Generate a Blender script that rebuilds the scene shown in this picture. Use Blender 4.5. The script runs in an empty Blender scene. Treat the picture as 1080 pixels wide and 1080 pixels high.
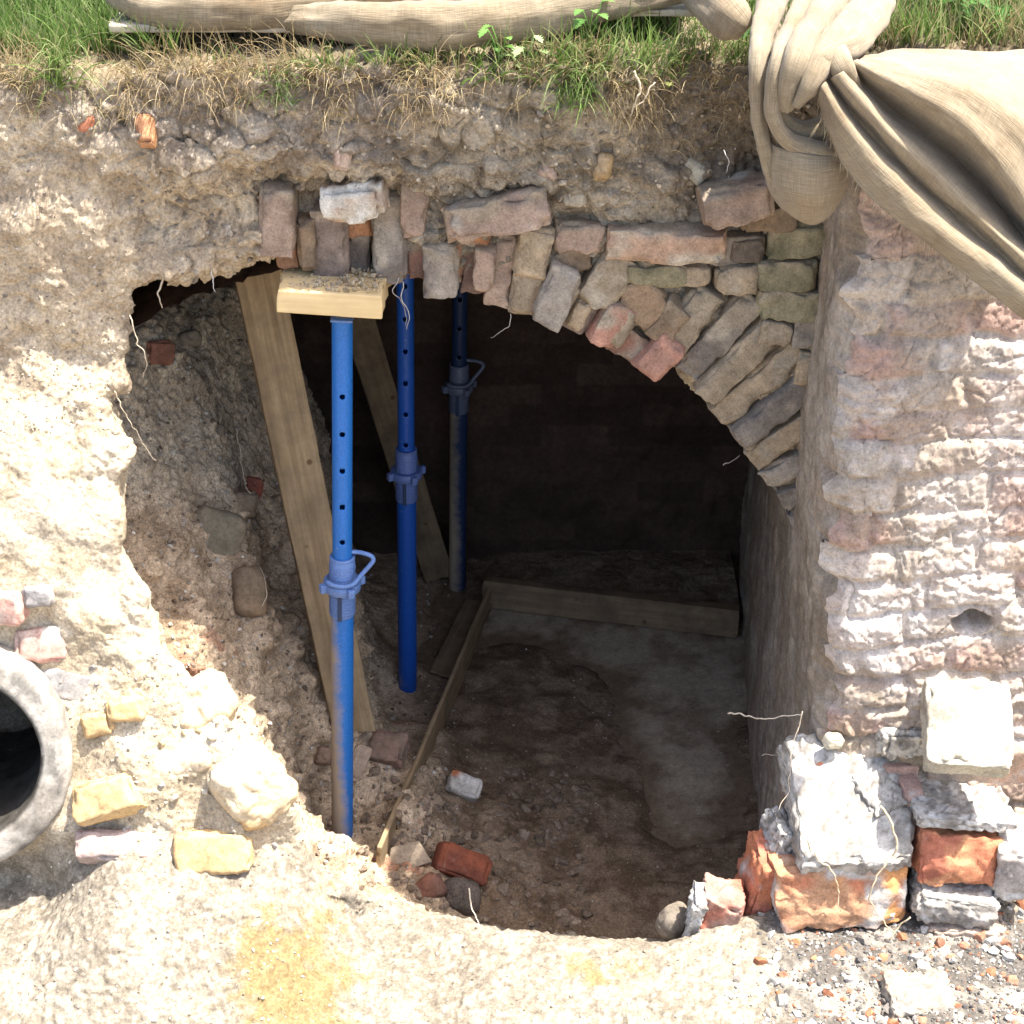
import bpy, math, random, time
import numpy as np
from mathutils import Vector, Matrix
from mathutils.bvhtree import BVHTree
T0 = time.time()
random.seed(7)
rng = np.random.default_rng(11)
sc = bpy.context.scene
col = sc.collection
PI = math.pi

# ------------------------------------------------------------------ camera geometry
CAMZ = 3.1
FPX = 2000.0
PITCH = math.radians(30)
cp, sp = math.cos(PITCH), math.sin(PITCH)

def ray(px, py):
    u, v = (px - 540) / FPX, (py - 540) / FPX
    return Vector((u, cp - v * sp, -sp - v * cp))

def P(px, py, D):
    d = ray(px, py)
    return Vector((0, 0, CAMZ)) + d * (D / d.y)

def PZ(px, py, z):
    d = ray(px, py)
    return Vector((0, 0, CAMZ)) + d * ((z - CAMZ) / d.z)

def proj(X, Y, Z):
    h = CAMZ - Z
    zc = np.maximum(Y * cp + h * sp, 0.05)
    return 540 + FPX * X / zc, 540 + FPX * (h * cp - Y * sp) / zc, zc

cam = bpy.data.cameras.new("camera")
cam.sensor_width = 36
cam.lens = 36 * FPX / 1080
cam.clip_end = 500
cam.clip_start = 0.05
co = bpy.data.objects.new("camera", cam)
col.objects.link(co)
co.location = (0, 0, CAMZ)
co.rotation_euler = (PI / 2 - PITCH, 0, 0)
sc.camera = co

# ------------------------------------------------------------------ light
SUN = Vector((0.34, 0.0, 0.93)).normalized()
el = math.asin(SUN.z)
w = bpy.data.worlds.new("World")
sc.world = w
w.use_nodes = True
nt = w.node_tree
nt.nodes.clear()
sky = nt.nodes.new("ShaderNodeTexSky")
sky.sky_type = 'NISHITA'
sky.sun_disc = False
sky.sun_elevation = el
sky.sun_rotation = math.atan2(SUN.x, SUN.y)
sky.air_density = 1.0
sky.dust_density = 4.0
sky.ozone_density = 0.4
bg = nt.nodes.new("ShaderNodeBackground")
bg.inputs[1].default_value = 0.15
wo = nt.nodes.new("ShaderNodeOutputWorld")
nt.links.new(sky.outputs[0], bg.inputs[0])
nt.links.new(bg.outputs[0], wo.inputs[0])
sl = bpy.data.lights.new("sun", 'SUN')
sl.energy = 4.5
sl.angle = math.radians(0.53)
sl.color = (1.0, 0.95, 0.87)
so = bpy.data.objects.new("sun", sl)
col.objects.link(so)
so.rotation_euler = (-SUN).to_track_quat('-Z', 'Y').to_euler()
so.location = SUN * 10
sc.view_settings.view_transform = 'Standard'
sc.view_settings.look = 'None'
sc.view_settings.exposure = 1.62
sc.view_settings.gamma = 1
sc.cycles.max_bounces = 8
sc.cycles.diffuse_bounces = 5

# ------------------------------------------------------------------ numpy noise
def _hash(ix, iy, iz, seed):
    n = (ix.astype(np.uint32) * np.uint32(374761393) + iy.astype(np.uint32) * np.uint32(668265263)
         + iz.astype(np.uint32) * np.uint32(2246822519) + np.uint32((seed * 3266489917) & 0xffffffff))
    n = (n ^ (n >> np.uint32(13))) * np.uint32(1274126177)
    n = (n ^ (n >> np.uint32(16))) * np.uint32(2654435761)
    n ^= n >> np.uint32(15)
    return n.astype(np.float32) / np.float32(4294967295.0)

def vnoise(p, f, seed=0):
    q = p.astype(np.float32) * np.float32(f) + np.float32(500.0)
    i = np.floor(q).astype(np.int32)
    t = q - i
    t = t * t * t * (t * (t * 6 - 15) + 10)
    x, y, z = i[:, 0], i[:, 1], i[:, 2]
    tx, ty, tz = t[:, 0], t[:, 1], t[:, 2]
    def h(a, b, c):
        return _hash(x + a, y + b, z + c, seed)
    a = h(0, 0, 0) * (1 - tx) + h(1, 0, 0) * tx
    b = h(0, 1, 0) * (1 - tx) + h(1, 1, 0) * tx
    c = h(0, 0, 1) * (1 - tx) + h(1, 0, 1) * tx
    d = h(0, 1, 1) * (1 - tx) + h(1, 1, 1) * tx
    return ((a * (1 - ty) + b * ty) * (1 - tz) + (c * (1 - ty) + d * ty) * tz) * 2 - 1

def fbm(p, f, octv=4, seed=0, gain=0.5):
    s = np.zeros(len(p), np.float32)
    a = 1.0
    tot = 0
    for o in range(octv):
        s += a * vnoise(p, f * 2.03 ** o, seed + o * 17)
        tot += a
        a *= gain
    return s / tot * 1.6

def ridged(p, f, octv=3, seed=0):
    s = np.zeros(len(p), np.float32)
    a = 1.0
    for o in range(octv):
        s += a * (1 - 2 * np.abs(vnoise(p, f * 2.1 ** o, seed + o * 31)))
        a *= 0.5
    return s / 1.75

def worley(p, f, seed=0):
    """distance to nearest feature point, second distance, id of the cell"""
    q = p.astype(np.float32) * np.float32(f) + np.float32(500.0)
    i = np.floor(q).astype(np.int32)
    fr = q - i
    d1 = np.full(len(p), 9.0, np.float32)
    d2 = np.full(len(p), 9.0, np.float32)
    cid = np.zeros(len(p), np.float32)
    for a in (-1, 0, 1):
        for b in (-1, 0, 1):
            for c in (-1, 0, 1):
                x, y, z = i[:, 0] + a, i[:, 1] + b, i[:, 2] + c
                dx = a + _hash(x, y, z, seed) - fr[:, 0]
                dy = b + _hash(x, y, z, seed + 1) - fr[:, 1]
                dz = c + _hash(x, y, z, seed + 2) - fr[:, 2]
                d = np.sqrt(dx * dx + dy * dy + dz * dz)
                m = d < d1
                d2 = np.where(m, d1, np.minimum(d2, d))
                cid = np.where(m, _hash(x, y, z, seed + 3), cid)
                d1 = np.where(m, d, d1)
    return d1, d2, cid

def sstep(a, b, x):
    t = np.clip((x - a) / (b - a), 0, 1)
    return t * t * (3 - 2 * t)

def lerp3(c1, c2, t):
    return np.asarray(c1, np.float32) * (1 - t[:, None]) + np.asarray(c2, np.float32) * t[:, None]

# ------------------------------------------------------------------ mesh helpers
def link(o, parent=None):
    col.objects.link(o)
    if parent is not None:
        o.parent = parent
    return o

def np_mesh(name, V, Fq, colr=None, smooth=True, uv=None):
    """V (n,3); Fq list of index arrays (m,k) of the same or different k"""
    if isinstance(Fq, np.ndarray):
        Fq = [Fq]
    Fq = [f for f in Fq if len(f)]
    me = bpy.data.meshes.new(name)
    V = np.asarray(V, np.float32)
    me.vertices.add(len(V))
    me.vertices.foreach_set("co", V.ravel())
    tot = sum(f.size for f in Fq)
    npoly = sum(len(f) for f in Fq)
    me.loops.add(tot)
    li = np.concatenate([f.ravel() for f in Fq]).astype(np.int32)
    me.loops.foreach_set("vertex_index", li)
    me.polygons.add(npoly)
    sizes = np.concatenate([np.full(len(f), f.shape[1], np.int32) for f in Fq])
    starts = np.concatenate([[0], np.cumsum(sizes)[:-1]]).astype(np.int32)
    me.polygons.foreach_set("loop_start", starts)
    me.polygons.foreach_set("use_smooth", np.full(npoly, smooth, bool))
    me.update(calc_edges=True)
    me.validate()
    if colr is not None:
        set_col(me, colr)
    if uv is not None:
        l = me.uv_layers.new(name="UVMap")
        l.data.foreach_set("uv", np.asarray(uv, np.float32)[li].ravel())
    return me

def set_col(me, c):
    c = np.asarray(c, np.float32)
    if c.ndim == 1:
        c = np.tile(c, (len(me.vertices), 1))
    a = me.attributes.new("Col", 'FLOAT_COLOR', 'POINT')
    rgba = np.ones((len(me.vertices), 4), np.float32)
    rgba[:, :3] = np.clip(c, 0.003, 1)
    a.data.foreach_set("color", rgba.ravel())

def mk(name, V, Fq, mat, parent=None, colr=None, smooth=True, uv=None):
    me = np_mesh(name, V, Fq, colr, smooth, uv)
    me.materials.append(mat)
    return link(bpy.data.objects.new(name, me), parent)

def tag(o, label=None, cat=None, group=None, kind=None):
    if label: o["label"] = label
    if cat: o["category"] = cat
    if group: o["group"] = group
    if kind: o["kind"] = kind
    return o

def empty(name, loc, label, cat, group=None):
    o = bpy.data.objects.new(name, None)
    o.location = loc
    o.empty_display_size = 0.1
    link(o)
    return tag(o, label, cat, group)

def adopt(o, parent):
    """parent a mesh whose vertices are in world coordinates"""
    o.parent = parent
    o.matrix_parent_inverse = Matrix.Translation(-parent.location)
    return o

def get_co(me):
    v = np.empty(len(me.vertices) * 3, np.float32)
    me.vertices.foreach_get("co", v)
    return v.reshape(-1, 3)

def get_no(me):
    v = np.empty(len(me.vertices) * 3, np.float32)
    me.vertex_normals.foreach_get("vector", v)
    return v.reshape(-1, 3)

def subdiv(o, lv):
    m = o.modifiers.new("s", 'SUBSURF')
    m.levels = lv
    m.render_levels = lv
    m.subdivision_type = 'CATMULL_CLARK'
    dg = bpy.context.evaluated_depsgraph_get()
    e = o.evaluated_get(dg)
    me = bpy.data.meshes.new_from_object(e)
    o.modifiers.clear()
    old = o.data
    mats = list(old.materials)
    o.data = me
    bpy.data.meshes.remove(old)
    if not me.materials:
        for mt in mats:
            me.materials.append(mt)
    me.polygons.foreach_set("use_smooth", np.ones(len(me.polygons), bool))
    return o

def surface_nets(fn, lo, hi, h):
    ax = [np.arange(lo[k], hi[k] + h * .5, h, dtype=np.float32) for k in range(3)]
    n = [len(a) for a in ax]
    val = np.empty(n, np.float32)
    yy, zz = np.meshgrid(ax[1], ax[2], indexing='ij')
    yz = np.stack([yy.ravel(), zz.ravel()], 1)
    step = max(1, 400000 // len(yz))
    for i in range(0, n[0], step):
        xs = ax[0][i:i + step]
        p = np.empty((len(xs), len(yz), 3), np.float32)
        p[:, :, 0] = xs[:, None]
        p[:, :, 1:] = yz[None]
        val[i:i + len(xs)] = fn(p.reshape(-1, 3)).reshape(len(xs), n[1], n[2])
    ins = val < 0
    cnt = np.zeros([k - 1 for k in n], np.int8)
    for a in (0, 1):
        for b in (0, 1):
            for c in (0, 1):
                cnt += ins[a:n[0] - 1 + a, b:n[1] - 1 + b, c:n[2] - 1 + c]
    act = (cnt > 0) & (cnt < 8)
    I, J, K = np.nonzero(act)
    idx = np.full(act.shape, -1, np.int64)
    idx[I, J, K] = np.arange(len(I))
    acc = np.zeros((len(I), 3), np.float32)
    num = np.zeros(len(I), np.float32)
    corners = [(a, b, c) for a in (0, 1) for b in (0, 1) for c in (0, 1)]
    for c1 in corners:
        for k in range(3):
            if c1[k] == 0:
                c2 = list(c1); c2[k] = 1
                v1 = val[I + c1[0], J + c1[1], K + c1[2]]
                v2 = val[I + c2[0], J + c2[1], K + c2[2]]
                m = (v1 < 0) != (v2 < 0)
                t = np.where(m, v1 / np.where(m, v1 - v2, 1), 0)
                q = np.tile(np.array(c1, np.float32), (len(I), 1))
                q[:, k] += t
                acc += q * m[:, None]
                num += m
    V = (np.stack([I, J, K], 1) + acc / num[:, None]) * h + np.array([a[0] for a in ax], np.float32)
    Fs = []
    for k in range(3):
        a, b = [(1, 2), (2, 0), (0, 1)][k]
        s0 = [slice(1, -1)] * 3; s1 = [slice(1, -1)] * 3
        s0[k] = slice(0, -1); s1[k] = slice(1, None)
        A, B = ins[tuple(s0)], ins[tuple(s1)]
        for sgn in (0, 1):
            m = (A & ~B) if sgn == 0 else (~A & B)
            q = np.array(np.nonzero(m))
            q[a] += 1; q[b] += 1
            def off(da, db):
                r = q.copy(); r[a] -= da; r[b] -= db
                return idx[r[0], r[1], r[2]]
            f = np.stack([off(1, 1), off(0, 1), off(0, 0), off(1, 0)], 1)
            if sgn: f = f[:, ::-1]
            Fs.append(f[(f >= 0).all(1)])
    return V, np.concatenate(Fs)

# ------------------------------------------------------------------ materials
def mat_new(name):
    m = bpy.data.materials.new(name)
    m.use_nodes = True
    n = m.node_tree.nodes
    l = m.node_tree.links
    b = n["Principled BSDF"]
    b.inputs["Specular IOR Level"].default_value = 0.2
    return m, n, l, b

def N(n, t, **kw):
    x = n.new(t)
    for k, v in kw.items():
        setattr(x, k, v)
    return x

def noise_node(n, l, vec, scale, detail=4, rough=.6):
    t = n.new("ShaderNodeTexNoise")
    t.inputs["Scale"].default_value = scale
    t.inputs["Detail"].default_value = detail
    t.inputs["Roughness"].default_value = rough
    l.new(vec, t.inputs["Vector"])
    return t

def ramp(n, l, src, stops):
    r = n.new("ShaderNodeValToRGB")
    el_ = r.color_ramp.elements
    while len(el_) < len(stops): el_.new(0.5)
    for e, (p, c) in zip(el_, stops):
        e.position = p
        e.color = (*c, 1) if len(c) == 3 else c
    l.new(src, r.inputs[0])
    return r

def mixc(n, l, a, b, fac, mode='MIX'):
    m = n.new("ShaderNodeMix")
    m.data_type = 'RGBA'
    m.blend_type = mode
    for s, v in ((m.inputs[0], fac), (m.inputs[6], a), (m.inputs[7], b)):
        if isinstance(v, (int, float)): s.default_value = v
        elif isinstance(v, tuple): s.default_value = (*v, 1)
        else: l.new(v, s)
    return m.outputs[2]

def grit_material(name, fine=180, speck=True, bump=0.5, rough=0.95, dist=0.004, contrast=(.62, 1.35)):
    """earthy material: the mesh's own colour, broken up by grains, with a fine bump"""
    m, n, l, b = mat_new(name)
    at = N(n, "ShaderNodeAttribute", attribute_name="Col")
    tc = n.new("ShaderNodeTexCoord")
    g = tc.outputs["Object"]
    n1 = noise_node(n, l, g, fine, 3, .7)
    n2 = noise_node(n, l, g, fine * .22, 5, .65)
    lo, hi = contrast
    r1 = ramp(n, l, n1.outputs[0], [(.3, (lo,) * 3), (.7, (hi,) * 3)])
    r2 = ramp(n, l, n2.outputs[0], [(.3, (.78,) * 3), (.7, (1.2,) * 3)])
    c = mixc(n, l, at.outputs["Color"], r1.outputs[0], 1.0, 'MULTIPLY')
    c = mixc(n, l, c, r2.outputs[0], 1.0, 'MULTIPLY')
    if speck:
        v = n.new("ShaderNodeTexVoronoi")
        v.inputs["Scale"].default_value = fine * .55
        l.new(g, v.inputs["Vector"])
        rs = ramp(n, l, v.outputs["Color"], [(.0, (0, 0, 0)), (.86, (0, 0, 0)), (.9, (1, 1, 1))])
        rd = ramp(n, l, v.outputs["Distance"], [(.18, (1, 1, 1)), (.34, (0, 0, 0))])
        mu = mixc(n, l, rs.outputs[0], rd.outputs[0], 1.0, 'MULTIPLY')
        c = mixc(n, l, c, (.52, .48, .42), mixc(n, l, mu, (.55, .55, .55), 1.0, 'MULTIPLY'))
    n3 = noise_node(n, l, g, fine * .55, 4, .75)
    r3 = ramp(n, l, n3.outputs[0], [(.36, (.45,) * 3), (.46, (1,) * 3), (.62, (1.05,) * 3), (.72, (1.3,) * 3)])  # shade of small crevices put into the colour, following the bump noise
    c = mixc(n, l, c, r3.outputs[0], .45, 'MULTIPLY')
    l.new(c, b.inputs["Base Color"])
    b.inputs["Roughness"].default_value = rough
    bp = n.new("ShaderNodeBump")
    bp.inputs["Strength"].default_value = bump
    bp.inputs["Distance"].default_value = dist
    ad = N(n, "ShaderNodeMath", operation='ADD')
    l.new(n3.outputs[0], ad.inputs[0]); l.new(n2.outputs[0], ad.inputs[1])
    l.new(ad.outputs[0], bp.inputs["Height"])
    l.new(bp.outputs[0], b.inputs["Normal"])
    return m

def wood_material(name, c1, c2, scale=1.0, dirt=0.4, dirtc=(.12, .09, .06)):
    """grain runs along the object's local Z"""
    m, n, l, b = mat_new(name)
    tc = n.new("ShaderNodeTexCoord")
    mp = n.new("ShaderNodeMapping")
    mp.inputs["Scale"].default_value = (60 * scale, 60 * scale, 3 * scale)
    l.new(tc.outputs["Object"], mp.inputs[0])
    g = noise_node(n, l, mp.outputs[0], 1.0, 6, .6)
    r = ramp(n, l, g.outputs[0], [(.3, c1), (.7, c2)])
    d = noise_node(n, l, tc.outputs["Object"], 9, 5, .7)
    rd = ramp(n, l, d.outputs[0], [(.42, (0, 0, 0)), (.66, (dirt,) * 3)])
    v = n.new("ShaderNodeTexVoronoi")
    v.inputs["Scale"].default_value = 9
    l.new(tc.outputs["Object"], v.inputs["Vector"])
    rk = ramp(n, l, v.outputs["Distance"], [(.05, (.8,) * 3), (.09, (0, 0, 0))])
    c = mixc(n, l, r.outputs[0], dirtc, rd.outputs[0])
    c = mixc(n, l, c, (.10, .055, .025), rk.outputs[0])
    l.new(c, b.inputs["Base Color"])
    b.inputs["Roughness"].default_value = .8
    bp = n.new("ShaderNodeBump")
    bp.inputs["Strength"].default_value = .35
    bp.inputs["Distance"].default_value = .002
    l.new(g.outputs[0], bp.inputs["Height"])
    l.new(bp.outputs[0], b.inputs["Normal"])
    return m

def paint_material(name, base, mud_top, mud_amt, side):
    """blue paint, scuffed, with dried mud splashed up from the foot (local Z) and on one side"""
    m, n, l, b = mat_new(name)
    tc = n.new("ShaderNodeTexCoord")
    ob = tc.outputs["Object"]
    a = noise_node(n, l, ob, 22, 6, .62)
    f = noise_node(n, l, ob, 260, 2, .6)
    sx = n.new("ShaderNodeSeparateXYZ")
    l.new(ob, sx.inputs[0])
    mz = N(n, "ShaderNodeMapRange")
    mz.inputs[1].default_value = 0; mz.inputs[2].default_value = mud_top
    mz.inputs[3].default_value = mud_amt; mz.inputs[4].default_value = -.16
    l.new(sx.outputs[2], mz.inputs[0])
    mx = N(n, "ShaderNodeMath", operation='MULTIPLY_ADD')
    l.new(sx.outputs[0], mx.inputs[0]); mx.inputs[1].default_value = -side
    l.new(mz.outputs[0], mx.inputs[2])
    ah = N(n, "ShaderNodeMath", operation='MULTIPLY_ADD')
    l.new(a.outputs[0], ah.inputs[0]); ah.inputs[1].default_value = .55; ah.inputs[2].default_value = .225
    ad = N(n, "ShaderNodeMath", operation='ADD')
    l.new(mx.outputs[0], ad.inputs[0]); l.new(ah.outputs[0], ad.inputs[1])
    rm = ramp(n, l, ad.outputs[0], [(.52, (0, 0, 0)), (.86, (.92,) * 3)])
    rs = ramp(n, l, noise_node(n, l, ob, 55, 6, .75).outputs[0], [(.665, (0, 0, 0)), (.70, (.7,) * 3)])
    c = mixc(n, l, base, tuple(x * .72 for x in base), ramp(n, l, f.outputs[0], [(.4, (0, 0, 0)), (.65, (1, 1, 1))]).outputs[0])
    c = mixc(n, l, c, (.55, .55, .52), rs.outputs[0])
    c = mixc(n, l, c, (.36, .295, .205), rm.outputs[0])
    l.new(c, b.inputs["Base Color"])
    b.inputs["Specular IOR Level"].default_value = .4
    rr = ramp(n, l, rm.outputs[0], [(0, (.42,) * 3), (1, (.95,) * 3)])
    l.new(rr.outputs[0], b.inputs["Roughness"])
    bp = n.new("ShaderNodeBump"); bp.inputs["Strength"].default_value = .3; bp.inputs["Distance"].default_value = .001
    l.new(ad.outputs[0], bp.inputs["Height"]); l.new(bp.outputs[0], b.inputs["Normal"])
    return m

def burlap_material():
    m, n, l, b = mat_new("burlap")
    uvn = n.new("ShaderNodeTexCoord")
    uv = uvn.outputs["UV"]
    def wave(dirn):
        wv = N(n, "ShaderNodeTexWave", bands_direction=dirn)
        wv.inputs["Scale"].default_value = 190
        wv.inputs["Distortion"].default_value = 1.5
        wv.inputs["Detail"].default_value = 2
        l.new(uv, wv.inputs["Vector"])
        return wv.outputs["Fac"]
    wx, wy = wave('X'), wave('Y')
    mu = N(n, "ShaderNodeMath", operation='ADD')
    l.new(wx, mu.inputs[0]); l.new(wy, mu.inputs[1])
    mp = n.new("ShaderNodeMapping"); mp.inputs["Scale"].default_value = (26, 420, 1)
    l.new(uv, mp.inputs[0])
    sl_ = noise_node(n, l, mp.outputs[0], 1, 3, .6)
    mp2 = n.new("ShaderNodeMapping"); mp2.inputs["Scale"].default_value = (420, 26, 1)
    l.new(uv, mp2.inputs[0])
    sl2 = noise_node(n, l, mp2.outputs[0], 1, 3, .6)
    st = noise_node(n, l, uvn.outputs["Object"], 6, 5, .65)
    c = ramp(n, l, st.outputs[0], [(.25, (.15, .105, .06)), (.42, (.25, .195, .125)), (.6, (.285, .235, .16)), (.75, (.32, .275, .20))]).outputs[0]
    c = mixc(n, l, c, ramp(n, l, sl_.outputs[0], [(.3, (.72,) * 3), (.7, (1.2,) * 3)]).outputs[0], 1.0, 'MULTIPLY')
    c = mixc(n, l, c, ramp(n, l, sl2.outputs[0], [(.3, (.82,) * 3), (.7, (1.14,) * 3)]).outputs[0], 1.0, 'MULTIPLY')
    l.new(c, b.inputs["Base Color"])
    b.inputs["Roughness"].default_value = .95
    b.inputs["Sheen Weight"].default_value = .15
    bp = n.new("ShaderNodeBump"); bp.inputs["Strength"].default_value = .4; bp.inputs["Distance"].default_value = .001
    l.new(mu.outputs[0], bp.inputs["Height"])
    bp2 = n.new("ShaderNodeBump"); bp2.inputs["Strength"].default_value = .5; bp2.inputs["Distance"].default_value = .003
    l.new(sl_.outputs[0], bp2.inputs["Height"]); l.new(bp.outputs[0], bp2.inputs["Normal"])
    l.new(bp2.outputs[0], b.inputs["Normal"])
    return m

def leaf_material(name="grass_blade", trans=.35):
    m, n, l, b = mat_new(name)
    at = N(n, "ShaderNodeAttribute", attribute_name="Col")
    l.new(at.outputs["Color"], b.inputs["Base Color"])
    b.inputs["Roughness"].default_value = .6
    tr = n.new("ShaderNodeBsdfTranslucent")
    l.new(at.outputs["Color"], tr.inputs["Color"])
    mx = n.new("ShaderNodeMixShader"); mx.inputs[0].default_value = trans
    l.new(b.outputs[0], mx.inputs[1]); l.new(tr.outputs[0], mx.inputs[2])
    l.new(mx.outputs[0], n["Material Output"].inputs["Surface"])
    return m

M_SOIL = grit_material("soil", 150, True, .6, .95, .004)
M_RUBBLE = grit_material("rubble_soil", 190, True, .7, .95, .004, (.5, 1.5))
M_GROUND = grit_material("ground_sand", 170, True, .5)
M_BRICK = grit_material("brick", 210, False, .45, .9, .0025, (.75, 1.2))
M_STONE = grit_material("stone", 160, False, .4, .9, .0025, (.8, 1.15))
M_LIME = grit_material("lime_washed_masonry", 170, False, .55, .95, .003, (.78, 1.18))
M_CONC = grit_material("concrete", 120, True, .3, .9, .002, (.8, 1.18))
M_PEBBLE = grit_material("pebble", 260, False, .3, .9, .002, (.8, 1.15))
M_ROOT = grit_material("root_fibre", 120, False, .2, .9, .001, (.8, 1.2))
M_BLADE = leaf_material()
M_LEAF = leaf_material("weed_leaf", .3)
M_BURLAP = burlap_material()
M_GREYWOOD = wood_material("weathered_pine", (.21, .145, .08), (.42, .31, .18), 1, .55)
M_NEWWOOD = wood_material("fresh_pine", (.60, .44, .22), (.72, .56, .31), 1, .12)
M_DARKWOOD = wood_material("dirty_pine", (.17, .12, .07), (.27, .20, .12), 1, .7, (.09, .065, .045))
M_PALEWOOD = wood_material("silvered_plank", (.40, .34, .26), (.55, .48, .38), 1, .2)

# ------------------------------------------------------------------ bank depth field  F(X,Z)
FC = []
for py, row in {
    20: [(-60, 3.86), (60, 3.86), (200, 3.88), (400, 3.88), (600, 3.88), (760, 3.92)],
    90: [(-60, 3.85), (60, 3.85), (200, 3.86), (320, 3.86), (450, 3.85), (600, 3.87), (740, 3.92)],
    150: [(-60, 3.84), (60, 3.85), (200, 3.87), (300, 3.86), (400, 3.86), (500, 3.88), (620, 3.92), (740, 3.99)],
    175: [(0, 3.85), (80, 3.86), (160, 3.87), (240, 3.88), (330, 3.88), (440, 3.92), (540, 3.94), (650, 3.97), (760, 4.06)],
    205: [(0, 3.86), (80, 3.87), (165, 4.01), (200, 4.06), (250, 4.09), (300, 4.10), (335, 4.09), (430, 4.05), (530, 4.05), (650, 4.04), (760, 4.10)],
    245: [(0, 3.87), (90, 3.89), (180, 3.95), (225, 3.95), (262, 3.97), (350, 4.07), (450, 4.10), (560, 4.12), (680, 4.13), (800, 4.14)],
    300: [(0, 3.88), (100, 3.90), (170, 3.93), (270, 4.02), (380, 4.10), (480, 4.13), (600, 4.14), (720, 4.15), (830, 4.15)],
    360: [(0, 3.875), (100, 3.895), (160, 3.92), (640, 4.15), (760, 4.15), (840, 4.15)],
    430: [(0, 3.82), (110, 3.85), (150, 3.87), (760, 4.15), (840, 4.15)],
    500: [(-60, 3.72), (0, 3.72), (110, 3.75), (150, 3.77), (800, 4.15)],
    570: [(0, 3.64), (60, 3.66), (130, 3.69), (160, 3.70)],
    640: [(0, 3.60), (60, 3.61), (160, 3.63), (200, 3.64)],
    700: [(-40, 3.58), (80, 3.59), (160, 3.58), (220, 3.60)],
    760: [(-40, 3.54), (90, 3.52), (170, 3.49), (240, 3.50)],
    820: [(-40, 3.50), (90, 3.48), (170, 3.44), (250, 3.43), (300, 3.47)],
    880: [(0, 3.48), (90, 3.43), (180, 3.38), (260, 3.37), (320, 3.43)],
}.items():
    for px, D in row:
        p = P(px, py, D)
        dd = .09 if py <= 150 else .06 if py < 180 else .03 if (py < 215 and px < 110) else -.035 if px > 400 and py > 215 else .03 if px > 400 else 0
        D += dd; p = P(px, py, D)
        FC.append((p.x, p.z, D))
FC = np.array(FC, np.float32)

def rbf(ctrl, a, b, s):
    """normalised gaussian blend of control values, evaluated on a coarse grid then sampled bilinearly"""
    a0, a1, b0, b1, st = -1.7, 1.7, -0.8, 6.4, .025
    ga = np.arange(a0, a1 + st, st); gb = np.arange(b0, b1 + st, st)
    key = (id(ctrl), s)
    if key not in rbf.cache:
        A, B = np.meshgrid(ga, gb, indexing='ij')
        num = np.zeros_like(A); den = np.zeros_like(A)
        for x, y, v in ctrl:
            d2 = (A - x) ** 2 + (B - y) ** 2
            wt = np.exp(-d2 / (2 * s * s)) + 1e-4 / (1e-3 + d2 ** 2) * 1e-3 + 1e-9 / (d2 + .01)
            num += wt * v; den += wt
        rbf.cache[key] = (num / den).astype(np.float32)
    G = rbf.cache[key]
    fa = np.clip((a - a0) / st, 0, len(ga) - 1.001); fb = np.clip((b - b0) / st, 0, len(gb) - 1.001)
    i = fa.astype(np.int32); j = fb.astype(np.int32)
    ta = fa - i; tb = fb - j
    return (G[i, j] * (1 - ta) + G[i + 1, j] * ta) * (1 - tb) + (G[i, j + 1] * (1 - ta) + G[i + 1, j + 1] * ta) * tb
rbf.cache = {}

def bankF(X, Z):
    return rbf(FC, X, Z, .055)

HOLE = [(135, 400), (131, 340), (141, 303), (165, 288), (188, 293), (206, 285), (228, 288), (250, 279), (275, 262),
        (330, 262), (400, 268), (450, 276), (500, 286), (545, 300), (600, 322), (658, 350), (712, 384), (754, 424),
        (806, 484), (846, 534), (858, 600), (900, 700), (900, 900), (800, 960), (735, 985), (705, 996), (640, 992), (590, 990), (540, 986),
        (500, 978), (450, 965), (400, 950), (370, 941), (345, 925), (328, 908), (318, 872), (310, 850), (281, 822), (252, 792),
        (240, 762), (226, 736), (200, 716), (176, 692), (168, 652), (150, 616), (129, 577), (127, 522), (137, 472),
        (117, 440), (119, 412)]
HOLE = np.array(HOLE, np.float32)

def poly_sd(px, py, poly):
    d = np.full(len(px), 1e9, np.float32)
    ins = np.zeros(len(px), bool)
    for k in range(len(poly)):
        ax_, ay = poly[k - 1]; bx, by = poly[k]
        ex, ey = bx - ax_, by - ay
        wx, wy = px - ax_, py - ay
        t = np.clip((wx * ex + wy * ey) / (ex * ex + ey * ey), 0, 1)
        d = np.minimum(d, (wx - ex * t) ** 2 + (wy - ey * t) ** 2)
        c = (ay <= py) != (by <= py)
        with np.errstate(divide='ignore', invalid='ignore'):
            ins ^= c & (px < ex * (py - ay) / (ey if ey != 0 else 1e-9) + ax_)
    return np.where(ins, -np.sqrt(d), np.sqrt(d))

def smax(a, b, k):
    h = np.clip(.5 - .5 * (b - a) / k, 0, 1)
    return b * (1 - h) + a * h + k * h * (1 - h)

def smin(a, b, k):
    return -smax(-a, -b, k)

PIPE_C = P(-50, 797, 3.47)
PIPE_A = Vector((0.10, -0.955, 0.28)).normalized()
PIPE_RO, PIPE_RI, PIPE_L = .272, .198, .75

def pipe_coords(p):
    q = p - np.array(PIPE_C, np.float32)
    ax_ = np.array(PIPE_A, np.float32)
    t = q @ ax_
    r = np.linalg.norm(q - t[:, None] * ax_, axis=1)
    return r, t

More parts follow.
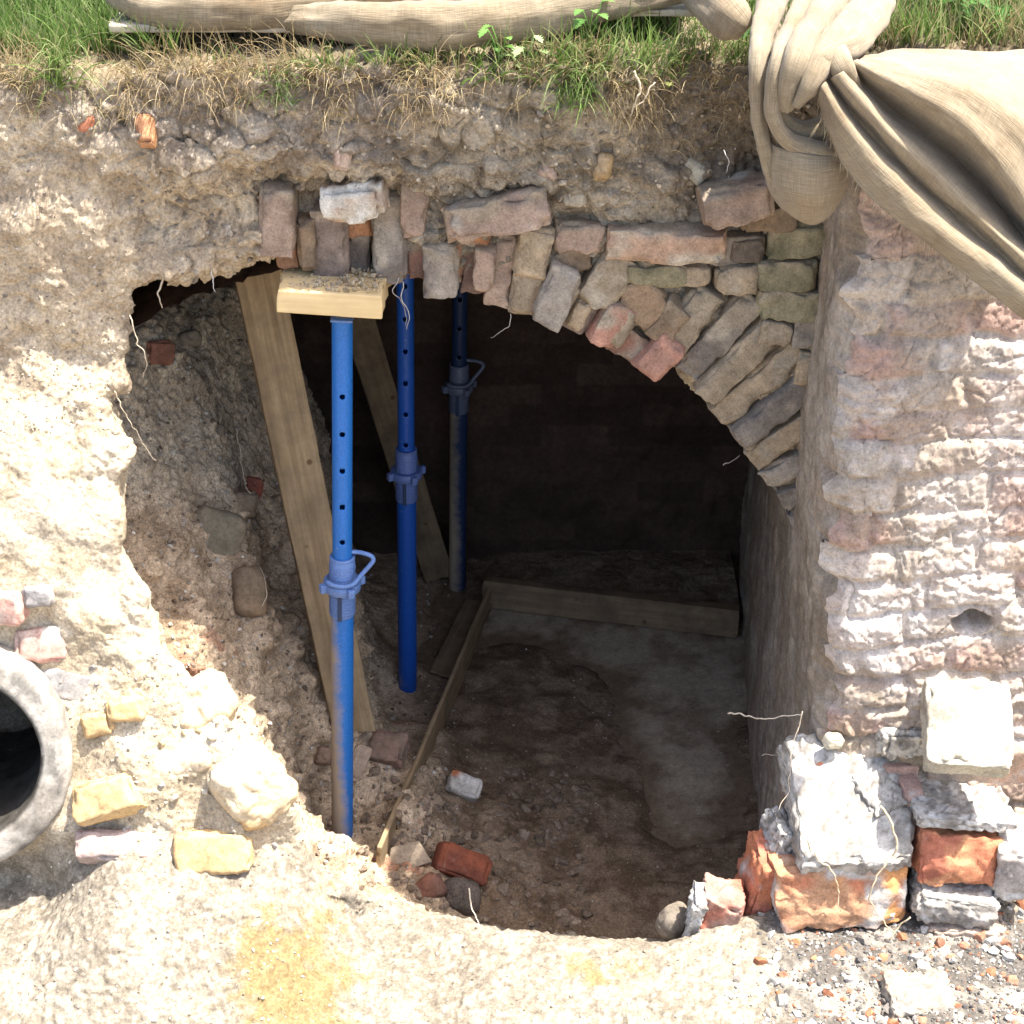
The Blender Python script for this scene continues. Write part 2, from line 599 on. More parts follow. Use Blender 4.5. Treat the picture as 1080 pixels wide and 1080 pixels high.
TOPZ = 1.90
def terrain_sdf(p):
    X, Y, Z = p[:, 0], p[:, 1], p[:, 2]
    n1 = fbm(p, 5.5, 3, 3)
    F = bankF(X, Z)
    lump = .024 * n1 + .013 * vnoise(p, 14, 4) + .016 * np.clip(vnoise(p * np.array((1, 1, 1.5), np.float32), 10, 6) - .15, -.3, 1) * sstep(1.0, 1.3, Z)
    top = TOPZ + .02 * vnoise(p * np.array([1, 1, 0], np.float32), 6, 5)
    bank = smax((F - Y) * .93 + lump, Z - top, .05)
    G = .02 + .05 * sstep(-.5, -1.0, X) * sstep(2.8, 3.2, Y) + .20 * sstep(-.30, -.60, X) * sstep(-1.12, -.85, X) * sstep(2.9, 3.42, Y) + .02 * vnoise(p * np.array([1, 1, 0], np.float32), 4, 8)
    ground = smax(Z - G + .006 * n1, Y - 4.6, .02)
    base = smin(bank, ground, .07)
    # the dug-out vault behind
    cav = np.maximum.reduce([F + .13 - Y, -1.14 - X, X - .80, Z - 1.36])
    lowc = np.maximum.reduce([3.75 - Y, -1.0 - X, X - .80, Z - .1])
    cav = np.minimum(cav, lowc)
    base = smax(base, -cav, .03)
    px, py, zc = proj(X, Y, Z)
    jag = 7 * vnoise(p, 14, 21) + 4 * vnoise(p, 34, 22) + 9 * vnoise(p, 8, 23) * (px < 300) * (py < 420)
    low = sstep(650, 900, py)
    hole = (poly_sd(px, py, HOLE) + jag * (1 - .55 * low)) * zc / FPX
    base = smax(base, -hole, .014)
    r, t = pipe_coords(p)
    base = smax(base, -np.maximum(r - (PIPE_RO - .02), np.abs(t) - PIPE_L), .01)
    return base

def add_disp(o, fn):
    me = o.data
    v = get_co(me); no = get_no(me)
    d = fn(v, no)
    v = v + no * d[:, None]
    me.vertices.foreach_set("co", v.astype(np.float32).ravel())
    me.update()
    return v, no

H = .018
V, Fc = surface_nets(terrain_sdf, (-1.55, 2.72, -.6), (1.56, 5.3, 1.95), H)
# drop the unseen underside and closed-off faces far inside
bank = mk("earth_bank", V, Fc, M_SOIL)
subdiv(bank, 2)

def bank_disp(v, no):
    px, py, zc = proj(v[:, 0], v[:, 1], v[:, 2])
    gnd = sstep(.6, .9, no[:, 2]) * (v[:, 2] < .4)
    d1, d2, cid = worley(v, 22, 41)
    clod = np.clip(.55 - d1, 0, 1) * (cid > .35)
    e1, e2, cid2 = worley(v, 48, 47)
    clod2 = np.clip(.5 - e1, 0, 1) * (cid2 > .45)
    w_ = v + .02 * np.stack([vnoise(v, 20, 1), vnoise(v, 20, 2), vnoise(v, 20, 3)], 1)
    rgh = .25 + .55 * sstep(-.3, .4, fbm(v, 3.5, 2, 55))
    d = rgh * (.009 * ridged(w_ * np.array([1, 1, 1.4], np.float32), 13, 4, 51) + .026 * clod + .010 * clod2)
    pit1, pit2, pid = worley(v, 33, 63)
    d += .009 * fbm(v, 26, 4, 61) - .016 * np.clip(.42 - pit1, 0, 1) * (pid > .6) + .003 * fbm(v, 110, 2, 62)
    smooth_patch = sstep(400, 560, py + 60 * fbm(v, 5, 2, 66)) * (1 - sstep(620, 720, py)) * (px < 175)
    d *= 1 - .5 * smooth_patch
    d *= 1 - .5 * sstep(660, 720, py) * (px < 340)
    zone = sstep(110, 200, px) * sstep(330, 280, py) + .6 * sstep(210, 160, py)
    h1, h2, hid = worley(v, 62, 57)
    k1, k2, kid = worley(w_ * np.array((1, 1, 1.3), np.float32), 12, 59)
    d += np.clip(zone, 0, 1) * (.022 * (kid - .5) * sstep(0, .25, k2 - k1) - .012 * (1 - sstep(0, .12, k2 - k1)))
    d += np.clip(zone, 0, 1) * (.010 * ridged(w_, 19, 3, 58) + .012 * clod * 1.2 + .007 * np.clip(.5 - h1, 0, 1) * (hid > .4) - .010 * np.clip(.4 - pit1, 0, 1))
    d *= 1 - .3 * sstep(130, 90, px) * sstep(200, 260, py)
    r_, t_ = pipe_coords(v)
    d *= np.where(np.abs(t_) < PIPE_L + .05, sstep(PIPE_RO + .005, PIPE_RO + .05, r_), 1)
    g = .004 * fbm(v, 22, 3, 71) + .010 * clod2 * (cid2 > .55) + .0035 * fbm(v, 85, 2, 73)
    return d * (1 - gnd) + g * gnd
v, no = add_disp(bank, bank_disp)
no = get_no(bank.data)

def bank_colour(v, no_):
    px, py, zc = proj(v[:, 0], v[:, 1], v[:, 2])
    a = fbm(v, 4, 4, 81)
    b_ = fbm(v, 14, 4, 91)
    warp = py + 16 * a + 8 * b_
    top = lerp3((.185, .15, .115), (.335, .285, .225), sstep(-.5, .5, b_))
    clay = lerp3((.335, .265, .185), (.455, .375, .27), sstep(-.5, .6, b_ + .4 * a))
    lx = px + 25 * a
    tsoil = (1 - sstep(150, 195, warp + np.clip((160 - lx) * .35, 0, 60))) 
    spand = sstep(360, 470, lx) * (1 - sstep(300, 420, warp))
    c = lerp3((0, 0, 0), (0, 0, 0), a)
    c = clay * (1 - tsoil[:, None]) + top * tsoil[:, None]
    spc = lerp3((.19, .16, .12), (.33, .285, .22), sstep(-.4, .5, b_))
    c = c * (1 - spand[:, None]) + spc * spand[:, None]
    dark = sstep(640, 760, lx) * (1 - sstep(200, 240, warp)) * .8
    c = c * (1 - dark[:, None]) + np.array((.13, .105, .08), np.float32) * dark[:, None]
    pale = sstep(420, 480, warp) * (px < 260)  # lower left bank painted paler, sun glare put into the colour
    c = c * (1 - pale[:, None]) + lerp3((.36, .295, .205), (.47, .40, .30), sstep(-.4, .5, b_)) * pale[:, None]
    gm = (sstep(880, 915, py + 14 * b_) * (v[:, 2] < .4)).astype(np.float32)
    gc = lerp3((.17, .144, .11), (.30, .262, .207), sstep(-.7, .7, .5 * b_ + .6 * fbm(v, 75, 2, 95)))
    och = np.exp(-(((px - 305) / 80) ** 2 + ((py - 1035) / 95) ** 2)) + .6 * np.exp(-(((px - 640) / 60) ** 2 + ((py - 1020) / 25) ** 2))
    och = sstep(.3, .8, och + .30 * b_ + .2 * fbm(v, 45, 3, 96)) * .85
    gc = gc * (1 - och[:, None]) + np.array((.20, .142, .058), np.float32) * och[:, None]
    dk = sstep(775, 860, px + 40 * a) * sstep(955, 985, py)
    gc = gc * (1 - dk[:, None]) + lerp3((.10, .09, .078), (.26, .235, .20), sstep(-.3, .5, b_)) * dk[:, None]
    c = c * (1 - gm[:, None]) + gc * gm[:, None]
    lw = sstep(TOPZ - .06, TOPZ - .01, v[:, 2] + .02 * b_) * sstep(.3, .75, no_[:, 2])
    c = c * (1 - lw[:, None]) + lerp3((.10, .085, .05), (.19, .15, .095), sstep(-.4, .4, b_)) * lw[:, None]
    return c
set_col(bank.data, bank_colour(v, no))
tag(bank, kind="structure")
bank_bvh = None
def make_bvh(o):
    me = o.data
    return BVHTree.FromPolygons([tuple(x) for x in get_co(me).tolist()], [tuple(p.vertices) for p in me.polygons])
bank_bvh = make_bvh(bank)
print("bank", len(bank.data.vertices), time.time() - T0)

# ------------------------------------------------------------------ rubble inside the vault  R(X,Y)
RC = []
for px, py, D in [(140, 330, 4.55), (135, 400, 4.38), (150, 480, 4.22), (165, 560, 4.08), (180, 620, 4.0), (200, 660, 3.93), (240, 730, 3.83),
                  (270, 800, 3.76), (300, 850, 3.72), (320, 880, 3.70), (345, 915, 3.70), (380, 935, 3.73), (100, 450, 4.1), (100, 350, 4.4),
                  (190, 330, 4.85), (200, 400, 4.65), (200, 480, 4.45), (215, 560, 4.30), (235, 640, 4.15), (265, 710, 4.02),
                  (300, 780, 3.92), (335, 862, 3.90), (361, 906, 4.03), (395, 915, 3.97), (361, 912, 3.95), (340, 900, 4.03),
                  (245, 340, 5.3), (262, 420, 5.05), (280, 510, 4.82), (295, 580, 4.62), (310, 650, 4.44), (335, 720, 4.32),
                  (380, 762, 4.30), (410, 800, 4.25), (420, 850, 4.08), (400, 840, 4.1), (430, 790, 4.4),
                  (150, 285, 4.6), (200, 285, 4.85), (235, 285, 5.15), (262, 290, 5.5), (285, 350, 5.8), (300, 440, 5.6), (320, 540, 5.3), (345, 620, 5.0)]:
    p = P(px, py, D)
    RC.append((p.x, p.y, p.z))
for px, py, z in [(400, 640, -.33), (440, 735, -.38), (410, 700, -.33), (455, 690, -.40), (480, 640, -.40), (450, 600, -.38), (400, 590, -.36),
                  (500, 610, -.40), (470, 660, -.405), (440, 790, -.32), (425, 840, -.25), (408, 890, -.21), (395, 925, -.18)]:
    p = PZ(px, py, z); RC.append((p.x, p.y, p.z))
for px, py in [(530, 602), (570, 606), (610, 612), (650, 616), (690, 621), (730, 626), (765, 630), (540, 594), (600, 598), (660, 603), (720, 608), (770, 612)]:
    p = PZ(px, py, -.345); RC.append((p.x, p.y, p.z))
# dirt on the slab (above -.40) and places where the slab shows (below -.40)
for px, py, z in [(470, 860, -.335), (450, 850, -.30), (480, 900, -.32), (440, 900, -.25), (430, 930, -.21), (460, 935, -.27), (500, 950, -.345), (560, 960, -.35), (620, 960, -.36), (500, 820, -.37), (520, 760, -.378),
                  (560, 720, -.382), (600, 720, -.384), (550, 690, -.386), (500, 710, -.386), (620, 760, -.384), (650, 800, -.385), (560, 800, -.38),
                  (600, 860, -.375), (660, 850, -.385), (680, 900, -.375), (640, 900, -.37), (700, 950, -.36), (760, 900, -.36), (775, 840, -.375),
                  (785, 780, -.385), (640, 735, -.389), (660, 770, -.389)]:
    p = PZ(px, py, z); RC.append((p.x, p.y, p.z))
for px, py in [(540, 650), (600, 655), (660, 665), (720, 675), (760, 680), (620, 680), (680, 700), (560, 668), (520, 660), (700, 740), (740, 740), (690, 790), (720, 800), (745, 800),
               (725, 845), (740, 850), (727, 880), (665, 720), (690, 760), (715, 770), (755, 720)]:
    p = PZ(px, py, -.44); RC.append((p.x, p.y, p.z))
RC = np.array(RC, np.float32)

def rub_sdf(p):
    X, Y, Z = p[:, 0], p[:, 1], p[:, 2]
    R = rbf(RC, X, Y, .075)
    R = R + (.010 * vnoise(p, 11, 105) + .008 * vnoise(p, 30, 106)) * sstep(-.34, -.37, R)
    n1 = fbm(p, 7, 3, 103)
    big = sstep(-.36, -.2, R)
    d = (Z - R) * .6 + (.003 + .03 * big) * n1
    d = np.maximum(d, (bankF(X, Z) + .03 - Y) * sstep(-.1, .1, Z + .15) - 1e3 * (Z < -.2))
    r, t = pipe_coords(p)
    return smax(d, -np.maximum(r - PIPE_RO - .02, np.abs(t) - 1.0), .02)
V, Fc = surface_nets(rub_sdf, (-1.35, 3.5, -.56), (.78, 6.0, 1.5), .018)
rub = mk("rubble_slope", V, Fc, M_RUBBLE)
subdiv(rub, 2)
def rub_disp(v, no):
    R = v[:, 2]
    big = .18 + .82 * sstep(-.37, -.22, R)
    px, py, zc = proj(v[:, 0], v[:, 1], v[:, 2])
    big = np.maximum(big, .7 * sstep(820, 870, py) * (px < 640))
    d1, d2, cid = worley(v, 15, 141)
    e1, e2, cid2 = worley(v, 38, 147)
    lower = sstep(500, 640, py)
    d = (.05 * np.clip(.6 - d1, 0, 1) * (cid > .5)) * (.4 + .6 * lower) + .02 * np.clip(.55 - e1, 0, 1) * (cid2 > .4)
    d += .010 * ridged(v, 22, 3, 151) + .006 * fbm(v, 60, 3, 161)
    return d * big
v, no = add_disp(rub, rub_disp)
px, py, zc = proj(v[:, 0], v[:, 1], v[:, 2])
a = fbm(v, 5, 4, 181); b_ = fbm(v, 18, 4, 191)
grey = lerp3((.36, .295, .215), (.50, .42, .31), sstep(-.5, .5, b_))
brown = lerp3((.29, .21, .135), (.46, .35, .24), sstep(-.5, .5, b_))
gm = np.clip(1 - sstep(470, 590, py + 40 * a) + sstep(640, 760, py + 40 * a) * .55, 0, 1) * (1 - sstep(230, 300, px + 20 * a) * .6)
c = brown * (1 - gm[:, None]) + grey * gm[:, None]
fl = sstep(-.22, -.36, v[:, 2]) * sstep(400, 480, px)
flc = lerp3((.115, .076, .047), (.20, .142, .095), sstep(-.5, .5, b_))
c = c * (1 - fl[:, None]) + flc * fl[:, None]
red = sstep(.75, .95, fbm(v, 9, 2, 199)) * sstep(600, 700, py) * (1 - fl)
c = c * (1 - red[:, None]) + np.array((.30, .17, .11), np.float32) * red[:, None]
set_col(rub.data, c)
tag(rub, kind="structure")
rub_bvh = make_bvh(rub)
print("rubble", len(rub.data.vertices), time.time() - T0)

def cast(px, py, bvh):
    d = ray(px, py).normalized()
    r = bvh.ray_cast(Vector((0, 0, CAMZ)), d)
    return r[0], r[1]

# far ground and lawn (wide sheets so the place goes on past the frame)
def sheet(name, quads, z, mat, c, kind="structure"):
    V = []; Fq = []
    for (x0, x1, y0, y1) in quads:
        nx = 12; ny = 12
        gx = np.linspace(x0, x1, nx); gy = np.linspace(y0, y1, ny)
        X, Y = np.meshgrid(gx, gy, indexing='ij')
        o0 = sum(len(q) for q in V)
        V.append(np.stack([X.ravel(), Y.ravel(), np.full(X.size, z)], 1))
        i = np.arange(nx * ny).reshape(nx, ny) + o0
        Fq.append(np.stack([i[:-1, :-1], i[1:, :-1], i[1:, 1:], i[:-1, 1:]], -1).reshape(-1, 4))
    V = np.concatenate(V); 
    cc = lerp3(tuple(x * .8 for x in c), tuple(x * 1.2 for x in c), rng.random(len(V)))
    o = mk(name, V, np.concatenate(Fq), mat, colr=cc)
    return tag(o, kind=kind)
sheet("ground", [(-60, 60, -60, 2.735), (-60, -1.53, 2.735, 3.9), (1.54, 60, 2.735, 3.9)], .012, M_GROUND, (.27, .23, .18))
sheet("lawn", [(-60, 60, 5.28, 90), (-60, -1.53, 3.9, 5.28), (1.54, 60, 3.9, 5.28)], TOPZ - .01, M_SOIL, (.07, .10, .03))
def bank_face(name, x0, x1):
    gx = np.linspace(x0, x1, 160); gz = np.linspace(0, TOPZ - .012, 40)
    X, Z = np.meshgrid(gx, gz, indexing='ij')
    Y = 3.9 - .0 * Z
    p = np.stack([X.ravel(), Y.ravel(), Z.ravel()], 1)
    p[:, 1] += .03 * fbm(p, 3, 3, 7)
    i = np.arange(p.shape[0]).reshape(X.shape)
    f = np.stack([i[:-1, :-1], i[1:, :-1], i[1:, 1:], i[:-1, 1:]], -1).reshape(-1, 4)
    tag(mk(name, p, f, M_SOIL, colr=lerp3((.22, .18, .13), (.35, .28, .19), rng.random(len(p)))), kind="structure")
bank_face("earth_bank", -12, -1.52)
bank_face("earth_bank", 1.53, 12)

# ------------------------------------------------------------------ rounded, worn blocks
def block_grid(half, n, r):
    """a rounded box as a welded quad mesh (numpy)"""
    verts = {}
    V = []; Fq = []
    def axis(k):
        h_ = half[k]; rr = min(r, h_ * .95)
        inner = np.linspace(-(h_ - rr), h_ - rr, n[k] + 1)
        e = [-h_, -h_ + rr * .3, -h_ + rr * .65]
        return np.concatenate([e, inner, [-x for x in e[::-1]]])
    A = [axis(k) for k in range(3)]
    def vid(ijk):
        if ijk not in verts:
            verts[ijk] = len(V)
            V.append((A[0][ijk[0]], A[1][ijk[1]], A[2][ijk[2]]))
        return verts[ijk]
    L = [len(a) - 1 for a in A]
    for k in range(3):
        a, b = [(1, 2), (2, 0), (0, 1)][k]
        for side in (0, L[k]):
            for i in range(L[a]):
                for j in range(L[b]):
                    q = []
                    for (di, dj) in ((0, 0), (1, 0), (1, 1), (0, 1)):
                        t = [0, 0, 0]; t[k] = side; t[a] = i + di; t[b] = j + dj
                        q.append(vid(tuple(t)))
                    Fq.append(q if side else q[::-1])
    V = np.array(V, np.float32); Fq = np.array(Fq)
    hh = np.array(half, np.float32)
    rr = np.minimum(r, hh * .95)
    c = np.clip(V, -(hh - rr), hh - rr)
    d = V - c
    ln = np.linalg.norm(d / rr, axis=1)
    m = ln > 1
    d[m] = d[m] / ln[m][:, None]
    return c + d, Fq

def block(name, center, size, rot=(0, 0, 0), mat=None, base=(.3, .2, .15), alt=None, r=.012, rough=.005, chip=.012, seed=0, res=.009,
          parent=None, lime=0.0, limec=(.55, .52, .46), facec=None, taper=0.0, skew=0.0, crumble=0.0, fract=0.0, cuts=3, clay=0.0):
    """one worn brick or stone; facec = colour of its broken faces (lower half of the noise)"""
    half = [s / 2 for s in size]
    n = [max(2, min(26, int(s / res))) for s in size]
    V, Fq = block_grid(half, n, r)
    if taper: V[:, 0] *= 1 - taper * (V[:, 2] / size[2])
    if skew: V[:, 2] += skew * V[:, 0]
    cr_ = np.random.default_rng(seed * 7 + 1)
    hs_ = np.array(half)
    for _ in range(cuts):
        pn = cr_.choice([-1, 1], 3) * cr_.uniform(.15, 1, 3)
        if cr_.random() < .6: pn[cr_.integers(3)] *= .15
        pn /= np.linalg.norm(pn)
        sup = float(np.abs(pn) @ hs_)
        o_ = sup - min(hs_) * cr_.uniform(.12, .45)
        V = V - np.maximum(0, V @ pn.astype(np.float32) - o_)[:, None] * pn.astype(np.float32)
    q = V + np.array((seed * 1.37 % 40, seed * .71 % 40, seed * .37 % 40), np.float32)
    nrm = V / (np.array(half, np.float32) * .98)
    nrm = np.sign(nrm) * np.abs(nrm) ** 3
    nrm /= np.linalg.norm(nrm, axis=1)[:, None] + 1e-6
    edge = np.sort(np.abs(V / np.array(half, np.float32)), axis=1)[:, 1]
    d = rough * .7 * fbm(q, 14, 3, 3) + rough * .45 * fbm(q, 70, 3, 5)
    if fract:
        f1, f2, fid = worley(q, fract, 71)
        d += (fid - .6) * .012 * sstep(0, .08, f2 - f1) + .0025 * fbm(q, 70, 4, 72)
    if crumble:
        g1, g2, gid = worley(q, 55, 61)
        d += crumble * (fbm(q, 75, 4, 62, .6) + .9 * np.clip(.5 - g1, 0, 1) * (gid > .4) * 2 - .5)
    d -= chip * sstep(.72, 1.0, edge) * np.clip(fbm(q, 22, 3, 9) + .25, 0, 1) * 1.6
    d -= chip * .7 * np.clip(vnoise(q, 13, 14) - .35, 0, 1)
    V = V + nrm * d[:, None]
    if alt is None: alt = tuple(x * .7 for x in base)
    t = sstep(-.45, .45, fbm(q, 12, 4, 21))
    c = lerp3(base, alt, t)
    if facec is not None:
        f = sstep(.05, .3, fbm(q, 9, 3, 33)) * sstep(.2, .6, -nrm[:, 1] + .2)
        c = c * (1 - f[:, None]) + np.array(facec, np.float32) * f[:, None]
    if clay:
        f = sstep(.25, .75, .5 * fbm(q, 9, 5, 35, .6) + .55 * V[:, 2] / half[2] + clay - .5) * .85
        c = c * (1 - f[:, None]) + np.array((.30, .25, .185), np.float32) * f[:, None]
    if lime:
        f = sstep(.5 - lime, .75 - lime, fbm(q, 10, 5, 27) * .6 + .5 * 0 + .15)
        c = c * (1 - f[:, None]) + np.array(limec, np.float32) * f[:, None]
    if crumble:
        gk = np.maximum(sstep(.05, .45, fbm(q, 22, 5, 66, .65)) * .8, sstep(.25, .5, fbm(q, 110, 2, 67)))
        c = c * (1 - gk[:, None]) + np.array((.21, .19, .165), np.float32) * gk[:, None]
    c *= (1 + .12 * fbm(q, 30, 2, 29))[:, None]
    o = mk(name, V, Fq, mat or M_BRICK, colr=c)
    o.rotation_euler = rot
    o.location = center
    if parent is not None:
        o.location = Vector(center) - parent.location
        o.parent = parent
    return o

# ------------------------------------------------------------------ the brick vault (barrel, side walls, end wall, slab)
vault = empty("brick_vault", (0, 4.2, -.4), "dark barrel vaulted brick chamber behind the broken opening", "vault")
def vault_right(y): return .70 + (y - 4.1) * .07
prof = []
for k in range(41):
    t = k / 40
    ang = t * PI
    prof.append((math.cos(ang), math.sin(ang)))
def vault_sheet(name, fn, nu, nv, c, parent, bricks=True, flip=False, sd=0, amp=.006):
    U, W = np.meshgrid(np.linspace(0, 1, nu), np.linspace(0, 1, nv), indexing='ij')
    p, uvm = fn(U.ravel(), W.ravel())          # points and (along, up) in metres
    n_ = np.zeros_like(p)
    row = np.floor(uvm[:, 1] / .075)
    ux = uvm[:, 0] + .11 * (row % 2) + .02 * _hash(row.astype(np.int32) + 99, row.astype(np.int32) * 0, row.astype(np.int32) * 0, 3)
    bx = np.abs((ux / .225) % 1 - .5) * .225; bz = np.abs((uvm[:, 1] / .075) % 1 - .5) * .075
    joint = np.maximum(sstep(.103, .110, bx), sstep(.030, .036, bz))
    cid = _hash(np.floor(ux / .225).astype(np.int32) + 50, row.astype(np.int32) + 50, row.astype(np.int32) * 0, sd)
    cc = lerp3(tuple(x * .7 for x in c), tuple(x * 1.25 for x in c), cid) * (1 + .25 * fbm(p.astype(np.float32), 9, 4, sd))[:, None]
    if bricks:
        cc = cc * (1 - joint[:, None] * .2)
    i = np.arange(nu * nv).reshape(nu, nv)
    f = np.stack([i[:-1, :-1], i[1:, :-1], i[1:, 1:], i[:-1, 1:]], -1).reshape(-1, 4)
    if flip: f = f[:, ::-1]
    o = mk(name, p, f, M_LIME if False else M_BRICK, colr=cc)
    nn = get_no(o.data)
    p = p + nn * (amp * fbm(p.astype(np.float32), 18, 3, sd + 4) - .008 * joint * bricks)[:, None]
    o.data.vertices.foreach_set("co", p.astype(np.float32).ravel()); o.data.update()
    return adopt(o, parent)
BACKY = 5.70
def f_barrel(u, w_):
    y = 4.22 + u * (BACKY - 4.22 + .02)
    xr = .70 + (y - 4.1) * .07; xl = -1.22
    cx = (xr + xl) / 2; hw = (xr - xl) / 2
    a = w_ * PI
    x = cx + hw * np.cos(a); z = .66 + .70 * np.sin(a) ** .9
    return np.stack([x, y, z], 1), np.stack([y, w_ * 2.6], 1)
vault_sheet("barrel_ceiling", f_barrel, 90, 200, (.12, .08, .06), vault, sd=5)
def f_back(u, w_):
    x = -1.25 + u * 2.15; z = -.45 + w_ * 1.9
    return np.stack([x, np.full_like(x, BACKY), z], 1), np.stack([x, z], 1)
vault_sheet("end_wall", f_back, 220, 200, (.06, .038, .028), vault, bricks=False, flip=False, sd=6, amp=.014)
def f_left(u, w_):
    y = 4.0 + u * (BACKY - 4.0); z = -.5 + w_ * 1.2
    return np.stack([np.full_like(y, -1.21), y, z], 1), np.stack([y, z], 1)
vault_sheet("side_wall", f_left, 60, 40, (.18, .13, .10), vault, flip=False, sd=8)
# concrete slab: the floor of the chamber
gx = np.linspace(-1.22, .9, 160); gy = np.linspace(3.75, BACKY, 180)
X, Y = np.meshgrid(gx, gy, indexing='ij')
p = np.stack([X.ravel(), Y.ravel(), np.full(X.size, -.4)], 1)
p[:, 2] += .0025 * fbm(p, 6, 4, 12)
i = np.arange(len(p)).reshape(X.shape)
f = np.stack([i[:-1, :-1], i[1:, :-1], i[1:, 1:], i[:-1, 1:]], -1).reshape(-1, 4)
Rs_ = rbf(RC, p[:, 0], p[:, 1], .075)
t = np.clip(sstep(-.2, .5, fbm(p, 6, 6, 15, .65)) * .7 + sstep(-.437, -.408, Rs_ + .012 * fbm(p, 16, 5, 16)), 0, 1)
tag(mk("concrete_floor", p, f, M_CONC, colr=lerp3((.37, .305, .22), (.18, .125, .08), t)), kind="structure")

# ------------------------------------------------------------------ the arch: voussoirs and the coursed bricks above them
arch = empty("brick_arch", P(560, 320, 4.06), "broken brick arch ring with jutting voussoirs over the dark opening", "arch")
PAL = {
    'pink': ((.38, .285, .22), (.28, .205, .16)), 'tan': ((.37, .29, .20), (.27, .215, .15)), 'grey': ((.28, .245, .205), (.20, .17, .145)),
    'purple': ((.30, .235, .19), (.22, .17, .14)), 'orange': ((.42, .205, .105), (.27, .15, .09)), 'dark': ((.14, .115, .095), (.10, .08, .065)),
    'red': ((.22, .12, .09), (.14, .09, .07)), 'pale': ((.46, .40, .32), (.40, .27, .19)), 'green': ((.25, .22, .14), (.16, .145, .09)),
    'brown': ((.27, .19, .125), (.19, .14, .095)), 'coral': ((.42, .225, .165), (.33, .19, .145)),
}
def vbrick(x0, y0, x1, y1, D, pal, ang=0.0, depth=.16, name="voussoir", parent=None, seed=None, yaw=0, pitch=0, grow=1.0, **kw):
    cx, cy = (x0 + x1) / 2, (y0 + y1) / 2
    c = P(cx, cy, D)
    zc = proj(np.float32(c.x), np.float32(c.y), np.float32(c.z))[2]
    wd = (x1 - x0) * float(zc) / FPX * grow
    hd = abs(P(cx, y0, D).z - P(cx, y1, D).z) * grow
    b, a = PAL[pal]
    sd = seed if seed is not None else int(cx * 13 + cy * 7)
    r_ = random.Random(sd)
    k = 1 + r_.uniform(-.1, .1)
    cc = Vector((c.x, D + depth / 2, c.z))
    kw.setdefault('r', .0045); kw.setdefault('rough', .005); kw.setdefault('chip', .012); kw.setdefault('cuts', 4); kw.setdefault('clay', .5 + r_.uniform(-.15, .3))
    return block(name, cc, (wd, depth, hd), (math.radians(pitch + r_.uniform(-4, 4)), math.radians(ang), math.radians(yaw + r_.uniform(-5, 5))),
                 M_BRICK, tuple(x * k for x in b), tuple(x * k for x in a), seed=sd, parent=parent, **kw)
for args in [
    (273, 200, 311, 272, 3.985, 'pink', 3), (290, 255, 315, 284, 4.03, 'orange', 0), (311, 236, 332, 291, 4.01, 'brown', -2), (448, 216, 470, 262, 4.06, 'brown', 6), (396, 262, 430, 290, 4.065, 'dark', 0),
    (328, 222, 367, 301, 4.03, 'purple', 1), (366, 246, 391, 288, 4.069, 'dark', 4), (390, 208, 427, 304, 4.04, 'grey', 2),
    (357, 226, 392, 252, 4.063, 'orange', -6), (420, 195, 449, 257, 4.03, 'pink', 4), (448, 261, 486, 316, 4.02, 'grey', 2),
    (427, 255, 450, 300, 4.069, 'red', 2), (487, 258, 517, 310, 4.067, 'red', 3), (514, 248, 541, 326, 4.07, 'pink', 9),
    (543, 240, 580, 296, 4.04, 'tan', 10), (539, 286, 570, 336, 4.06, 'tan', 10), (569, 286, 604, 350, 4.02, 'grey', 22),
    (480, 243, 515, 268, 4.065, 'orange', 0), (597, 306, 631, 352, 4.08, 'purple', 27), (627, 322, 660, 370, 4.05, 'coral', 30), 
    (583, 238, 637, 271, 4.05, 'pink', 3), (571, 261, 622, 292, 4.065, 'brown', -20), (618, 268, 662, 330, 4.059, 'tan', 33),
    (642, 244, 770, 279, 4.03, 'pale', 1), (658, 279, 731, 304, 4.055, 'green', 1), (654, 300, 712, 345, 4.063, 'brown', 40),
    (782, 222, 842, 250, 4.059, 'brown', -4), (752, 281, 797, 310, 4.059, 'tan', 0), (795, 276, 864, 308, 4.061, 'green', -1),
    (808, 238, 872, 275, 4.063, 'green', 0), (800, 309, 866, 341, 4.061, 'green', 2), (770, 252, 806, 280, 4.065, 'dark', 0),
    (644, 352, 688, 384, 4.09, 'red', 35), (680, 357, 716, 404, 4.05, 'coral', 40),
    (462, 258, 492, 300, 4.055, 'orange', 3), (500, 262, 522, 312, 4.045, 'pink', 6), (556, 292, 580, 338, 4.06, 'brown', 14), (603, 318, 622, 352, 4.06, 'tan', 24),
    (716, 282, 752, 306, 4.06, 'tan', 3), (730, 250, 800, 280, 4.07, 'grey', 0), (586, 296, 612, 326, 4.06, 'tan', 25), (640, 326, 668, 366, 4.06, 'tan', 33), (336, 280, 352, 300, 4.05, 'dark', 0),
    (836, 338, 868, 372, 4.059, 'grey', 4), (803, 340, 838, 366, 4.061, 'tan', 8), (690, 318, 722, 366, 4.059, 'brown', 35), (842, 372, 866, 410, 4.061, 'tan', 4),
]:
    vbrick(*args, parent=arch, lime=.12 if args[5] in ('tan', 'grey', 'pale') else .03, limec=(.36, .31, .24))

